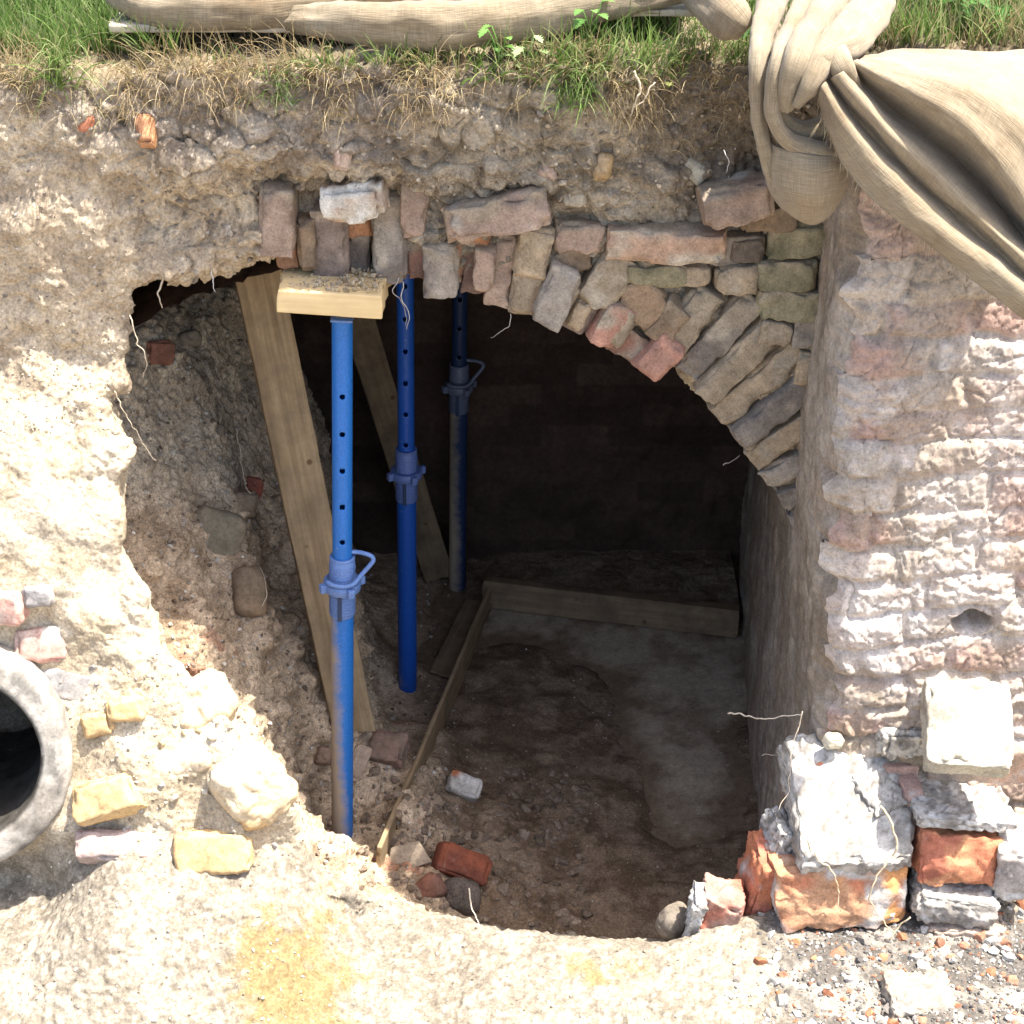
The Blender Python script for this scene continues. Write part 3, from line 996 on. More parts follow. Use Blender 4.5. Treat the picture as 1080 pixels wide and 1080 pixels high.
for k, (ix, iy, elv, ln, th, D, pal) in enumerate([
    (711, 372, 60, 74, 29, 4.067, 'tan'), (730, 397, 54, 100, 27, 4.082, 'grey'), (748, 420, 49, 122, 26, 4.072, 'tan'), (766, 443, 45, 122, 25, 4.087, 'tan'),
    (783, 465, 41, 106, 25, 4.072, 'grey'), (799, 488, 38, 84, 24, 4.082, 'tan'), (814, 511, 33, 62, 23, 4.087, 'grey'), (827, 533, 28, 44, 22, 4.092, 'grey'), (837, 554, 23, 30, 20, 4.102, 'grey')]):
    e_ = math.radians(elv)
    cx_, cy_ = ix + ln / 2 * math.cos(e_), iy - ln / 2 * math.sin(e_)
    th += 5
    vbrick(cx_ - th / 2, cy_ - ln / 2, cx_ + th / 2, cy_ + ln / 2, D, pal, 90 - elv, parent=arch, lime=.12, limec=(.36, .31, .24), depth=.13, grow=1.03)
b = vbrick(340, 199, 407, 236, 3.96, 'pale', -7, depth=.13, name="brick", lime=.25, facec=(.45, .22, .10), chip=.024)
tag(b, "pale chipped brick with orange scars sticking out above the first prop", "brick", "bricks sticking out of the soil face")
b = vbrick(468, 214, 580, 254, 3.98, 'pink', -6, depth=.15, name="brick", skew=.12, lime=.15, limec=(.36, .32, .27), chip=.02)
tag(b, "long flat grey pink brick wedged in the soil above the arch crown", "brick", "bricks sticking out of the soil face")
b = vbrick(740, 199, 816, 240, 3.98, 'pink', -10, depth=.14, name="brick", lime=.1, chip=.02)
tag(b, "pink brick tilted under the hanging burlap pouch", "brick", "bricks sticking out of the soil face")

# ------------------------------------------------------------------ the brick pier at the right
pier = empty("brick_pier", (.95, 3.85, .2), "lime washed brick pier with ragged courses right of the arch", "pier")
def pier_front(z): return 3.625 + .22 * (z - .5) / 1.25
def pier_corner(z): return .733 + .012 * np.sin(z * 5)
Z0, Z1 = .05, 1.84
nz = 420
nu = 380
zz = np.linspace(Z0, Z1, nz)
uu = np.linspace(-.05, .95, nu)
Ug, Zg = np.meshgrid(uu, zz, indexing='ij')
u = Ug.ravel().astype(np.float32); z = Zg.ravel().astype(np.float32)
q = np.stack([u, z * 0 + 3, z], 1).astype(np.float32)
zw = z + .018 * vnoise(q, 3, 3) + .008 * vnoise(q, 9, 4) + .004 * vnoise(q, 30, 5)
course = .080
row = np.floor(zw / course).astype(np.int32)
uw = u + .11 * (row % 2) + .12 * _hash(row + 9, row * 0, row * 0, 8) + .02 * vnoise(q, 7, 9) + .006 * vnoise(q, 30, 10)
bl = .20
bi = np.floor(uw / bl).astype(np.int32)
bx = np.abs((uw / bl) % 1 - .5) * bl; bz = np.abs((zw / course) % 1 - .5) * course
wear = fbm(q, 6, 3, 31)
jw = .006 + .004 * wear
joint = np.maximum(sstep(.084 - .5 * jw - .004, .096, bx), sstep(.026 - jw, .041, bz))
bid = _hash(bi + 40, row + 40, row * 0, 4); bid2 = _hash(bi + 40, row + 40, row * 0, 5)
plast = sstep(-.35, .25, fbm(q, 4.5, 4, 45))       # lime and mud smeared over the joints
qs = q * np.array((.6, 1, 1.25), np.float32)
out = .020 * (bid - .5) * (1 - .5 * plast) - .015 * joint * (1 - .6 * plast) + .005 * fbm(qs, 7, 3, 46, .5) + .002 * ridged(qs, 30, 3, 47) + .0022 * fbm(q, 90, 2, 48)
cr1, cr2, crid = worley(qs + .03 * np.stack([vnoise(q, 15, 1), q[:, 1] * 0, vnoise(q, 15, 2)], 1), 13, 64)
flk = fbm(qs, 8, 5, 59, .6)
out += .004 * sstep(.05, .09, flk) + .003 * sstep(.35, .38, flk)
out -= .005 * (1 - sstep(.0, .06, cr2 - cr1)) * (crid > .4)
w1, w2, wid = worley(q, 26, 49)
out += .004 * np.clip(.5 - w1, 0, 1) * (wid > .75)
# the hole left by a lost brick
hx, hz = P(1003, 655, 3.67).x, P(1003, 655, 3.67).z
hd = np.sqrt(((u + .733 - hx) / .045) ** 2 + ((z - hz) / .026) ** 2) + .25 * vnoise(q, 40, 6)
out -= .075 * (1 - sstep(.7, 1.05, hd))
edge = np.clip(1 - (u + .05) / .055, 0, 1)
rag = (.028 * (bid2 - .6) + .018 * fbm(q, 18, 3, 66) ) * np.clip(1 - (u + .05) / .16, 0, 1)
x = pier_corner(z) + u + .05 - rag
y = pier_front(z) - out + edge ** 2 * .03
Vp = np.stack([x, y, z], 1)
base = lerp3((.38, .26, .21), (.43, .35, .27), sstep(.35, .65, bid2))
greyc = np.array((.37, .32, .265), np.float32)
base = np.where((bid2 > .78)[:, None], greyc, base)
limec = lerp3((.43, .365, .315), (.53, .475, .425), sstep(-.3, .5, fbm(q, 20, 3, 51)))
lm = np.clip(sstep(-.30, .30, .6 * flk + .4 * fbm(q, 7, 5, 52) + .25 * plast) * .7 + joint * .25 + .2 * sstep(.05, .09, flk), 0, 1)
lowz = 1 - sstep(1.25, 1.7, z + .15 * fbm(q, 3, 2, 53))
lm = lm * (.35 + .65 * lowz)
cc = base * (1 - lm[:, None]) + limec * lm[:, None]
dirt = sstep(.15, .6, fbm(q, 9, 4, 54)) * .5 + .55 * sstep(.6, 0.42, z) * sstep(-.4, .3, fbm(q, 12, 3, 58))
cc = cc * (1 - dirt[:, None]) + np.array((.26, .21, .15), np.float32) * dirt[:, None]
top_shade = sstep(1.5, 1.8, z) * .3  # pier top greyed, shade under the burlap put into the colour
cc = cc * (1 - top_shade[:, None]) + np.array((.32, .265, .22), np.float32) * top_shade[:, None]
i = np.arange(nu * nz).reshape(nu, nz)
f = np.stack([i[:-1, :-1], i[1:, :-1], i[1:, 1:], i[:-1, 1:]], -1).reshape(-1, 4)
adopt(mk("masonry_face", Vp, f, M_LIME, colr=cc), pier)
# plastered left side, from the corner back to the arch
nv = 200
nzp = 460
tt = np.linspace(0, 1, nv)
zp = np.linspace(-.47, Z1, nzp)
edge_pts = Vp.reshape(nu, nz, 3)[0]
Tg, Kg = np.meshgrid(tt, np.arange(nzp), indexing='ij')
ex = np.interp(zp, edge_pts[:, 2], edge_pts[:, 0]); ey = np.interp(zp, edge_pts[:, 2], edge_pts[:, 1])
t = Tg.ravel().astype(np.float32)
zz2 = zp[Kg.ravel()]
ey, ex = ey[Kg.ravel()], ex[Kg.ravel()]
y2 = ey + (BACKY + .02 - ey) * t ** 1.6
xl_ = .708 + .010 * np.sin(zz2 * 5) + np.clip(y2 - 4.1, 0, 9) * .07 - .012 * sstep(4.1, 4.6, y2)
k_ = sstep(0, .14, t)
x2 = ex * (1 - k_) + xl_ * k_
p2 = np.stack([x2, y2, zz2], 1).astype(np.float32)
st = p2 * np.array((1, 1, .5), np.float32)
x2 = x2 + (.008 * fbm(st, 11, 3, 71) + .003 * ridged(st, 40, 3, 72) + .003 * fbm(p2, 50, 3, 73)) * sstep(0, .12, t)
p2[:, 0] = x2
c2 = lerp3((.23, .185, .14), (.38, .325, .265), sstep(-.6, .6, fbm(st, 16, 5, 74, .6)))
br = sstep(.0, .5, fbm(p2, 5, 3, 75)) * .6
c2 = c2 * (1 - br[:, None]) + np.array((.27, .20, .145), np.float32) * br[:, None]
i = np.arange(nv * nzp).reshape(nv, nzp)
f = np.stack([i[:-1, :-1], i[:-1, 1:], i[1:, 1:], i[1:, :-1]], -1).reshape(-1, 4)
adopt(mk("plastered_side", p2, f, M_LIME, colr=c2), pier)
# core (top and hidden sides)
Vc, Fcq = block_grid((.44, .30, (Z1 - .03) / 2), (3, 2, 4), .02)
Vc += np.array((.733 + .05 + .44, 3.88 + .30, (Z1 - .03) / 2 + .02), np.float32)
adopt(mk("core", Vc, Fcq, M_SOIL, colr=(.22, .19, .16)), pier)

# ------------------------------------------------------------------ the broken stub of wall in the foreground
stub = empty("broken_wall", (.8, 3.5, .02), "broken brick wall stub with white mortar and orange brick faces in the sunny corner", "wall")
WHITE = (.48, .455, .415); ORG = (.45, .175, .095); RED = (.40, .15, .10); PINKB = (.40, .26, .21); MORT = (.45, .42, .375)
def sb(name, px, py, D, size, rot, base, alt=None, lime=0, facec=None, seed=0, **kw):
    c = P(px, py, D)
    kw.setdefault('r', .005); kw.setdefault('rough', .004); kw.setdefault('chip', .012); kw.setdefault('cuts', 6)
    return block(name, c, size, tuple(math.radians(a) for a in rot), kw.pop('mat', M_BRICK), base, alt, seed=seed, lime=lime, facec=facec, parent=stub, limec=WHITE, **kw)

# main left block: brick with a bed of white mortar on top
sb("broken_brick", 880, 930, 3.46, (.315, .17, .165), (-14, 0, 4), ORG, (.46, .26, .15), .22, (.55, .27, .11), 3, fract=16, res=.0055)
sb("mortar_bed", 893, 850, 3.545, (.275, .33, .12), (31, 2, 4), WHITE, (.38, .36, .33), 0, None, 4, mat=M_STONE, rough=.008, crumble=.0065, res=.0055, cuts=9)
sb("mortar_bed", 926, 838, 3.545, (.10, .12, .07), (26, -8, 24), MORT, (.28, .26, .23), 0, None, 5, mat=M_STONE, rough=.008, crumble=.006, res=.0055, cuts=9)
sb("broken_brick", 862, 800, 3.625, (.12, .09, .05), (20, -6, 10), ORG, (.36, .24, .17), .2, None, 6, fract=16, res=.0055)
sb("mortar_bed", 884, 963, 3.405, (.26, .06, .03), (0, 0, 3), WHITE, (.46, .43, .38), 0, None, 7, mat=M_STONE, rough=.005, crumble=.0065, res=.0055, cuts=9)
sb("broken_brick", 797, 930, 3.50, (.055, .15, .215), (4, 10, 8), RED, ORG, .05, None, 8, fract=16, res=.0055)
sb("mortar_bed", 820, 880, 3.53, (.05, .13, .10), (0, 14, 10), (.50, .48, .45), (.42, .40, .37), 0, None, 9, mat=M_STONE, rough=.005, crumble=.0065, res=.0055, cuts=9)
sb("broken_brick", 757, 958, 3.44, (.10, .12, .115), (0, 14, -6), RED, (.33, .22, .18), .22, (.42, .24, .19), 10, fract=16, res=.0055)
sb("mortar_bed", 733, 962, 3.425, (.035, .10, .12), (0, 10, -4), WHITE, (.45, .44, .42), 0, None, 11, mat=M_STONE, rough=.005, crumble=.0065, res=.0055, cuts=9)
# upper right step
sb("broken_brick", 1003, 893, 3.48, (.19, .17, .125), (-12, 6, 6), ORG, (.46, .23, .12), .2, (.36, .13, .08), 12, fract=16, res=.0055)
sb("mortar_bed", 1010, 846, 3.52, (.235, .19, .035), (-3, 4, 2), WHITE, (.44, .41, .37), 0, None, 13, mat=M_STONE, rough=.005, crumble=.0065, res=.0055, cuts=9)
sb("broken_brick", 952, 842, 3.58, (.05, .15, .15), (0, 0, 10), PINKB, (.3, .2, .17), .1, None, 14)
sb("mortar_bed", 948, 775, 3.63, (.12, .12, .07), (-6, 5, 12), (.47, .44, .39), (.33, .29, .23), 0, None, 15, mat=M_STONE, rough=.005, crumble=.0065, res=.0055, cuts=9)
sb("broken_brick", 940, 806, 3.635, (.10, .12, .07), (0, 4, 10), PINKB, (.28, .17, .13), .05, None, 16)
sb("broken_brick", 1070, 905, 3.46, (.11, .16, .15), (0, 3, -8), (.42, .38, .34), (.33, .29, .26), .25, None, 17, fract=16, res=.0055)
sb("mortar_bed", 1005, 945, 3.42, (.20, .14, .085), (2, 8, -4), (.46, .43, .385), (.28, .255, .225), 0, None, 18, mat=M_STONE, rough=.005, crumble=.0065, res=.0055, cuts=9)
sb("broken_brick", 1016, 978, 3.39, (.19, .10, .06), (0, 0, -3), (.36, .28, .22), (.26, .21, .17), .1, None, 19, fract=16, res=.0055)
sb("broken_brick", 1050, 800, 3.66, (.36, .16, .16), (0, 0, 0), (.40, .25, .17), (.33, .26, .2), .15, None, 20)
sb("mortar_bed", 968, 1056, 3.145, (.16, .13, .08), (3, 6, 6), (.42, .38, .32), (.30, .25, .19), 0, None, 21, mat=M_STONE, rough=.005, crumble=.0065, res=.0055, cuts=9)
sb("broken_brick", 920, 860, 3.60, (.42, .22, .18), (0, 0, 0), (.33, .25, .2), (.24, .2, .17), .2, None, 22)
b = block("brick", (1.04, 3.509, .506), (.195, .215, .072), (math.radians(30), math.radians(2), math.radians(-4)), M_BRICK, (.44, .40, .31), (.36, .33, .27), r=.012, rough=.005, chip=.016, seed=77, lime=.12, limec=(.28, .24, .19), cuts=6, res=.0055)
tag(b, "whole cream brick lying loose on top of the broken wall stub", "brick")

# ------------------------------------------------------------------ steel props
def tube_with_holes(name, r, L, holes, mat, th=.0035, hr=.0075, seg=48):
    """open tube along Z; holes = heights of pin holes drilled on the -Y and +Y sides"""
    dv = .0032
    nv = int(L / dv) + 1
    a = np.linspace(0, 2 * PI, seg, endpoint=False) - PI / 2
    zs = np.linspace(0, L, nv)
    A, Zm = np.meshgrid(a, zs, indexing='ij')
    kill = np.zeros((seg, nv), bool)
    S = A.copy(); 
    for hz in holes:
        for ca in (-PI / 2, PI / 2):
            da = (S - ca + PI) % (2 * PI) - PI
            s = da * r; dz = Zm - hz
            d = np.sqrt(s * s + dz * dz)
            kill |= d < hr * .80
            ringm = (d >= hr * .80) & (d < hr * 1.3)
            k = np.where(ringm, hr / np.maximum(d, 1e-6), 1)
            A = np.where(ringm, ca + da * k, A); Zm = np.where(ringm, hz + dz * k, Zm)
    Vt = np.stack([r * np.cos(A), r * np.sin(A), Zm], -1).reshape(-1, 3)
    i = np.arange(seg * nv).reshape(seg, nv)
    ip = np.roll(i, -1, axis=0)
    f = np.stack([i[:, :-1], ip[:, :-1], ip[:, 1:], i[:, 1:]], -1).reshape(-1, 4)
    kf = kill.ravel()
    f = f[~kf[f].any(1)]
    o = mk(name, Vt, f, mat)
    m = o.modifiers.new("wall", 'SOLIDIFY'); m.thickness = th; m.offset = -1
    return o

def sweep(pts, radii, seg=10, closed=False, flat=1.0, up=(0, -1, 0), caps=True):
    """tube along points (lists), returns V,F"""
    pts = [Vector(p) for p in pts]
    n = len(pts)
    V = []
    prev = None
    for k in range(n):
        a = pts[(k - 1) % n] if (closed or k > 0) else pts[k]
        b = pts[(k + 1) % n] if (closed or k < n - 1) else pts[k]
        t = (b - a).normalized()
        u_ = Vector(up) if prev is None else prev
        s = t.cross(u_)
        if s.length < 1e-4: s = t.cross(Vector((1, 0, 0)))
        s.normalize()
        u2 = s.cross(t).normalized()
        prev = u2
        r = radii[k] if hasattr(radii, '__len__') else radii
        for j in range(seg):
            an = 2 * PI * j / seg
            V.append(pts[k] + s * (r * math.cos(an)) + u2 * (r * flat * math.sin(an)))
    i = np.arange(n * seg).reshape(n, seg)
    j = np.roll(i, -1, axis=1)
    if closed:
        i2 = np.roll(i, -1, axis=0); j2 = np.roll(j, -1, axis=0)
        f = np.stack([i, j, j2, i2], -1).reshape(-1, 4)
        return np.array(V, np.float32), [f]
    f = np.stack([i[:-1], j[:-1], j[1:], i[1:]], -1).reshape(-1, 4)
    F_ = [f]
    if caps:
        F_.append(i[0][::-1][None, :]); F_.append(i[-1][None, :])
    return np.array(V, np.float32), F_

def crom(pts, n):
    """Catmull-Rom resample of a polyline of vectors to n points"""
    pts = [np.array(p, np.float64) for p in pts]
    m = len(pts)
    if m == 2:
        return [pts[0] + (pts[1] - pts[0]) * k / (n - 1) for k in range(n)]
    out = []
    for k in range(n):
        t = k / (n - 1) * (m - 1)
        i = min(int(t), m - 2); f_ = t - i
        p0 = pts[i - 1] if i > 0 else 2 * pts[0] - pts[1]
        p3 = pts[i + 2] if i + 2 < m else 2 * pts[-1] - pts[-2]
        p1, p2_ = pts[i], pts[i + 1]
        out.append(.5 * ((2 * p1) + (-p0 + p2_) * f_ + (2 * p0 - 5 * p1 + 4 * p2_ - p3) * f_ ** 2 + (-p0 + 3 * p1 - 3 * p2_ + p3) * f_ ** 3))
    return out

def merge(parts):
    Vs = []; Fd = {}
    o0 = 0
    for V_, F_ in parts:
        Vs.append(V_)
        for f in (F_ if isinstance(F_, list) else [F_]):
            Fd.setdefault(f.shape[1], []).append(f + o0)
        o0 += len(V_)
    return np.concatenate(Vs), [np.concatenate(x) for x in Fd.values()]

def ring(r0, r1, z0, z1, seg=40):
    a = np.linspace(0, 2 * PI, seg, endpoint=False)
    prof_ = [(r0, z0), (r1 - .002, z0), (r1, z0 + .002), (r1, z1 - .002), (r1 - .002, z1), (r0, z1)]
    V_ = np.array([(r * math.cos(x), r * math.sin(x), z) for (r, z) in prof_ for x in a], np.float32)
    i = np.arange(len(prof_) * seg).reshape(len(prof_), seg)
    i2 = np.roll(i, -1, axis=0); j = np.roll(i, -1, axis=1); j2 = np.roll(i2, -1, axis=1)
    return V_, [np.stack([i, j, j2, i2], -1).reshape(-1, 4)]

def make_prop(top, foot, label, blue, mud, side, collar_t, loop=True, hole_off=.05, spin=0.0):
    top, foot = Vector(top), Vector(foot)
    ax_ = top - foot
    L = ax_.length
    root = empty("steel_prop", foot, label, "prop", "adjustable steel props holding up the vault")
    root.rotation_euler = Vector((0, 0, 1)).rotation_difference(ax_.normalized()).to_euler()
    zc_ = L * collar_t
    root.rotation_mode = 'XYZ'
    pm = paint_material("blue_paint", blue, mud[0], mud[1], side)
    rusty = paint_material("worn_blue_steel", tuple(.62 * x + .38 * g for x, g in zip(blue, (.30, .33, .42))), .3, -.05, 0)
    o = tube_with_holes("outer_tube", .0290, zc_, [], pm); o.parent = root
    pm2 = paint_material("clean_blue_paint", blue, .4, -.1, 0)
    o = tube_with_holes("inner_tube", .0245, L - zc_ + .10, [.10 + .03 + hole_off + k * .10 for k in range(int((L - zc_ - .03 - hole_off) / .10))], pm2)
    o.location = (0, 0, zc_ - .10); o.parent = root; o.rotation_euler = (0, 0, spin)
    # threaded sleeve with slot, collar nut with lugs
    V_, F_ = ring(.0292, .0318, -.135, .035)
    V2, F2 = ring(.0246, .0322, .030, .038)
    th_ = [ring(.0315, .0332, -.13 + k * .008, -.126 + k * .008) for k in range(19)]
    o = mk("threaded_sleeve", *merge([(V_, F_), (V2, F2)] + th_), rusty); o.location = (0, 0, zc_); o.parent = root
    slot = mk("slot", *block_grid((.0055, .002, .052), (2, 1, 6), .0015), M_SLOT); slot.location = (-.004, -.0332, zc_ - .085); slot.parent = root  # solid dark bar, the shade inside the slot put into its colour
    lugs = [ring(.030, .047, -.058, -.032)]
    for k in range(4):
        an = .5 + k * PI / 2
        Vb, Fb = block_grid((.011, .009, .012), (2, 2, 2), .004)
        R = Matrix.Rotation(an, 3, 'Z')
        Vb = np.array([R @ (Vector(x) + Vector((.050, 0, 0))) for x in Vb.tolist()], np.float32) + np.array((0, 0, -.045), np.float32)
        lugs.append((Vb, [Fb]))
    o = mk("collar_nut", *merge(lugs), rusty); o.location = (0, 0, zc_); o.parent = root
    if loop:
        pts = [(-.036, -.032, -.024), (-.02, -.043, -.027), (.005, -.046, -.028), (.03, -.040, -.024), (.048, -.026, -.006), (.070, -.018, .020), (.078, -.014, .032), (.074, -.010, .041),
               (.058, -.006, .046), (.036, 0, .046), (.0, 0, .046)]
        V_, F_ = sweep(crom(pts, 50), .0058, 10)
        o = mk("pin_handle", V_, F_, rusty); o.location = (0, 0, zc_ + .004); o.parent = root
    o = mk("base_plate", *block_grid((.045, .045, .003), (2, 2, 1), .002), rusty); o.location = (0, 0, .004); o.parent = root
    o = mk("head_plate", *block_grid((.026, .026, .003), (2, 2, 1), .002), rusty); o.location = (0, 0, L - .004); o.parent = root
    return root
m_, n_, l_, b_ = mat_new("slot_dark"); b_.inputs["Base Color"].default_value = (.03, .05, .10, 1); M_SLOT = m_
top1 = P(361, 333, 4.03); foot1 = P(361, 916, 4.03)
make_prop(top1, foot1, "bright blue adjustable prop in front, foot in mud, under a short board", (.016, .15, .50), (1.0, .40), 12, .585, hole_off=.06, spin=.08)
foot2 = P(430, 739, 4.9); top2 = P(427, 235, 4.9)
make_prop(top2, foot2, "middle blue steel prop standing clear behind the front one", (.012, .09, .42), (.3, .1), 2, .54, loop=False, hole_off=.03)
foot3 = P(482, 628, 5.54); top3 = P(486, 220, 5.54)
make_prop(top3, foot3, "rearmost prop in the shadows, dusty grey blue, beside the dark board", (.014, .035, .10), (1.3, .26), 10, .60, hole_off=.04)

# ------------------------------------------------------------------ timbers
def timber(name, p0, p1, wd, th, mat, label=None, cat="timber", twist=0.0, face=(0, -1, 0), group=None, seed=1):
    """a plank from p0 to p1 (centre line); wide side turned to `face`"""
    p0, p1 = Vector(p0), Vector(p1)
    ax_ = (p1 - p0); L = ax_.length; zc_ = ax_.normalized()
    fz = Vector(face)
    y_ = -(fz - zc_ * fz.dot(zc_)).normalized()
    x_ = y_.cross(zc_).normalized()
    R = Matrix((x_, y_, zc_)).transposed()
    V_, F_ = block_grid((wd / 2, th / 2, L / 2), (6, 3, 40), .004)
    q = V_ + np.float32(seed * 3.3)
    V_ += (np.sign(V_) * .0016 * fbm(q, 9, 3, seed)[:, None]).astype(np.float32)
    V_[:, 2] += .01 * vnoise(q * np.array((1, 1, .0), np.float32), 30, 3) * np.sign(V_[:, 2]) * (np.abs(V_[:, 2]) > L / 2 - .01)
    o = mk(name, V_, F_, mat)
    o.rotation_euler = (R @ Matrix.Rotation(math.radians(twist), 3, 'Z')).to_euler()
    o.location = (p0 + p1) / 2
    if label: tag(o, label, cat, group)
    return o
timber("timber_brace", P(373, 772, 4.30), P(266, 262, 4.45), .118, .05, M_GREYWOOD, "sawn pine brace leaning diagonally behind the front blue prop", face=(.28, -1, .1), seed=2)
timber("timber_brace", PZ(462, 606, -.36), P(356, 268, 5.30), .10, .05, M_DARKWOOD, "darker plank leaning diagonally behind the middle prop", face=(.2, -1, .1), seed=3)
hb = timber("head_board", P(291, 318, 3.935) + Vector((0, .10, 0)), P(404, 325, 3.935) + Vector((0, .10, 0)), .20, .055, M_NEWWOOD, "short fresh cut pine board on top of the front blue prop", "board", face=(0, 0, 1), seed=4)
bpy.context.view_layer.update()
timber("floor_plank", PZ(512, 641, -.395) + Vector((0, .03, .045)), PZ(778, 673, -.395) + Vector((0, .03, .045)), .10, .05, M_DARKWOOD, "plank on edge across the back of the chamber floor", "plank", face=(0, -1, .15), seed=5)
timber("edge_board", PZ(517, 632, -.385), PZ(398, 915, -.20), .13, .014, M_GREYWOOD, "thin board on edge holding back the rubble beside the floor", "board", face=(-1, 0, .1), seed=6)
timber("grey_board", PZ(505, 636, -.375), PZ(468, 712, -.36), .095, .012, M_DARKWOOD, "short grey board lying against the rear end of the thin edge board", "board", face=(.1, 0, 1), seed=8)

# ------------------------------------------------------------------ drain pipe
def tilted(o, c, axis):
    o.rotation_euler = axis.to_track_quat('Z', 'Y').to_euler(); o.location = c
    return o
a = np.linspace(0, 2 * PI, 120, endpoint=False)
pr = [(PIPE_RI, -.72)] + [(PIPE_RI, z_) for z_ in np.linspace(-.68, -.015, 24)] + [(PIPE_RI + .004, -.004), (PIPE_RI + .012, .0)] + \
     [(r_, .001) for r_ in np.linspace(PIPE_RI + .02, PIPE_RO - .02, 7)] + [(PIPE_RO - .008, -.002), (PIPE_RO - .001, -.010)] + [(PIPE_RO, z_) for z_ in np.linspace(-.03, -.72, 24)]
V_ = np.array([(r_ * math.cos(x_), r_ * math.sin(x_), z_) for (r_, z_) in pr for x_ in a], np.float32)
i = np.arange(len(V_)).reshape(len(pr), 120); j = np.roll(i, -1, axis=1)
f = np.stack([i[:-1], j[:-1], j[1:], i[1:]], -1).reshape(-1, 4)
nv_ = fbm(V_, 14, 4, 5)
V_ = V_ * (1 + .010 * nv_ + .006 * fbm(V_, 45, 3, 7))[:, None]
t = sstep(-.3, .5, fbm(V_, 10, 4, 6))
cpipe = lerp3((.40, .375, .33), (.26, .235, .20), t)
cpipe *= (1 - .45 * sstep(.1, .5, fbm(V_, 22, 4, 9)))[:, None]
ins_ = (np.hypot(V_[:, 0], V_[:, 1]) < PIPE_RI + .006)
cpipe[ins_] = cpipe[ins_] * np.array((.22, .215, .21), np.float32)  # bore darkened all along, the shade inside the pipe put into the colour
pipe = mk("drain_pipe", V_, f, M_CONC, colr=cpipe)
tilted(pipe, PIPE_C + PIPE_A * .03, PIPE_A)
tag(pipe, "thick walled grey drain pipe ending in the foot of the left bank", "pipe")

# ------------------------------------------------------------------ stones set in the bank and lying about
def on(px, py, bvh, sink=0.0):
    p_, n_ = cast(px, py, bvh)
    k = 0
    while p_ is None and k < 30:
        k += 1; py += 2
        p_, n_ = cast(px, py, bvh)
    return Vector(p_) - Vector(n_) * sink, Vector(n_)

def set_stone(name, px, py, wpx, hpx, depth, base, alt, label, cat, group=None, bvh=None, ang=0, sink=.72, seed=0, mat=None, rise=0, **kw):
    p_, n_ = on(px, py, bvh or bank_bvh)
    zc = float(proj(np.float32(p_.x), np.float32(p_.y), np.float32(p_.z))[2])
    wd = wpx * zc / FPX; hd = hpx * zc / FPX
    n_ = (n_ * .5 + Vector((0, -.5, .29))).normalized()
    xax = Vector((1, 0, 0)); xax = (xax - n_ * xax.dot(n_)).normalized()
    yax = -n_; zax = xax.cross(yax)
    R = Matrix((xax, yax, zax)).transposed() @ Matrix.Rotation(math.radians(ang), 3, 'Y')
    c = p_ - n_ * depth * (sink - .5) + Vector((0, 0, rise))
    kw.setdefault('r', .014); kw.setdefault('rough', .005); kw.setdefault('chip', .012); kw.setdefault('cuts', 8)
    o = block(name, c, (wd, depth, hd), R.to_euler(), mat or M_STONE, base, alt, seed=seed or int(px * 3 + py), **kw)
    return tag(o, label, cat, group)

OCH = ((.56, .39, .19), (.48, .33, .17)); GR = ((.26, .25, .24), (.34, .31, .28)); PNK = ((.50, .29, .235), (.44, .33, .28))
CRM = ((.55, .46, .33), (.53, .41, .26))
GS = "stones and bricks packed round the pipe"
set_stone("brick", 6, 640, 40, 40, .09, *PNK, "pink brick at the left frame edge above the pipe", "brick", GS, lime=.2)
set_stone("stone", 40, 628, 34, 26, .07, *GR, "small blue grey stone above the pink bricks near the pipe", "stone", GS)
set_stone("brick", 46, 677, 62, 42, .09, *PNK, "larger pink brick bedded just above the drain pipe", "brick", GS, lime=.25)
set_stone("stone", 72, 722, 62, 40, .09, *GR, "grey stone slab right of the pipe rim", "stone", GS, ang=14, sink=.92)
set_stone("stone", 103, 763, 36, 26, .07, *OCH, "small ochre stone between the grey slab and the ochre pair", "stone", GS, ang=-12)
set_stone("stone", 133, 748, 38, 26, .07, *OCH, "rounded ochre stone left of the pale lip of the hole", "stone", GS, ang=-8)
set_stone("stone", 113, 842, 78, 46, .10, *OCH, "largest ochre stone, wedge shaped, right of the pipe", "stone", GS, ang=-14, taper=.3)
set_stone("brick", 122, 893, 88, 34, .10, (.40, .30, .26), (.34, .30, .28), "dull reddish grey brick at the bottom of the left bank", "brick", GS, ang=4)
set_stone("stone", 226, 898, 82, 46, .10, *OCH, "ochre block at ground level below the lip of the hole", "stone", GS, ang=-3)
set_stone("stone", 273, 832, 72, 84, .10, *CRM, "cream slab on the sloping lip of the hole", "stone", GS, ang=-35, sink=.92, r=.035, cuts=7, rough=.009, chip=.02, lime=.12, limec=(.50, .33, .16))
set_stone("stone", 210, 742, 70, 58, .10, *CRM, "cream stone with orange tint at the corner of the lip", "stone", GS, ang=-30, sink=.92, r=.035, cuts=7, rough=.009, chip=.02, lime=.12, limec=(.50, .33, .16))
set_stone("stone", 190, 800, 74, 40, .10, *CRM, "flat cream stone between the two pale lip stones and the wedge", "stone", GS, ang=-12, sink=.92, r=.035, cuts=7, rough=.009, chip=.02, lime=.12, limec=(.50, .33, .16))
GB = "brick bits sticking out of the upper left bank"
set_stone("brick_fragment", 90, 130, 19, 22, .05, (.46, .185, .10), (.38, .16, .1), "orange red brick bit in the bank, left one of two", "brick", GB, ang=20, cuts=12, r=.004, rough=.007, sink=.85)
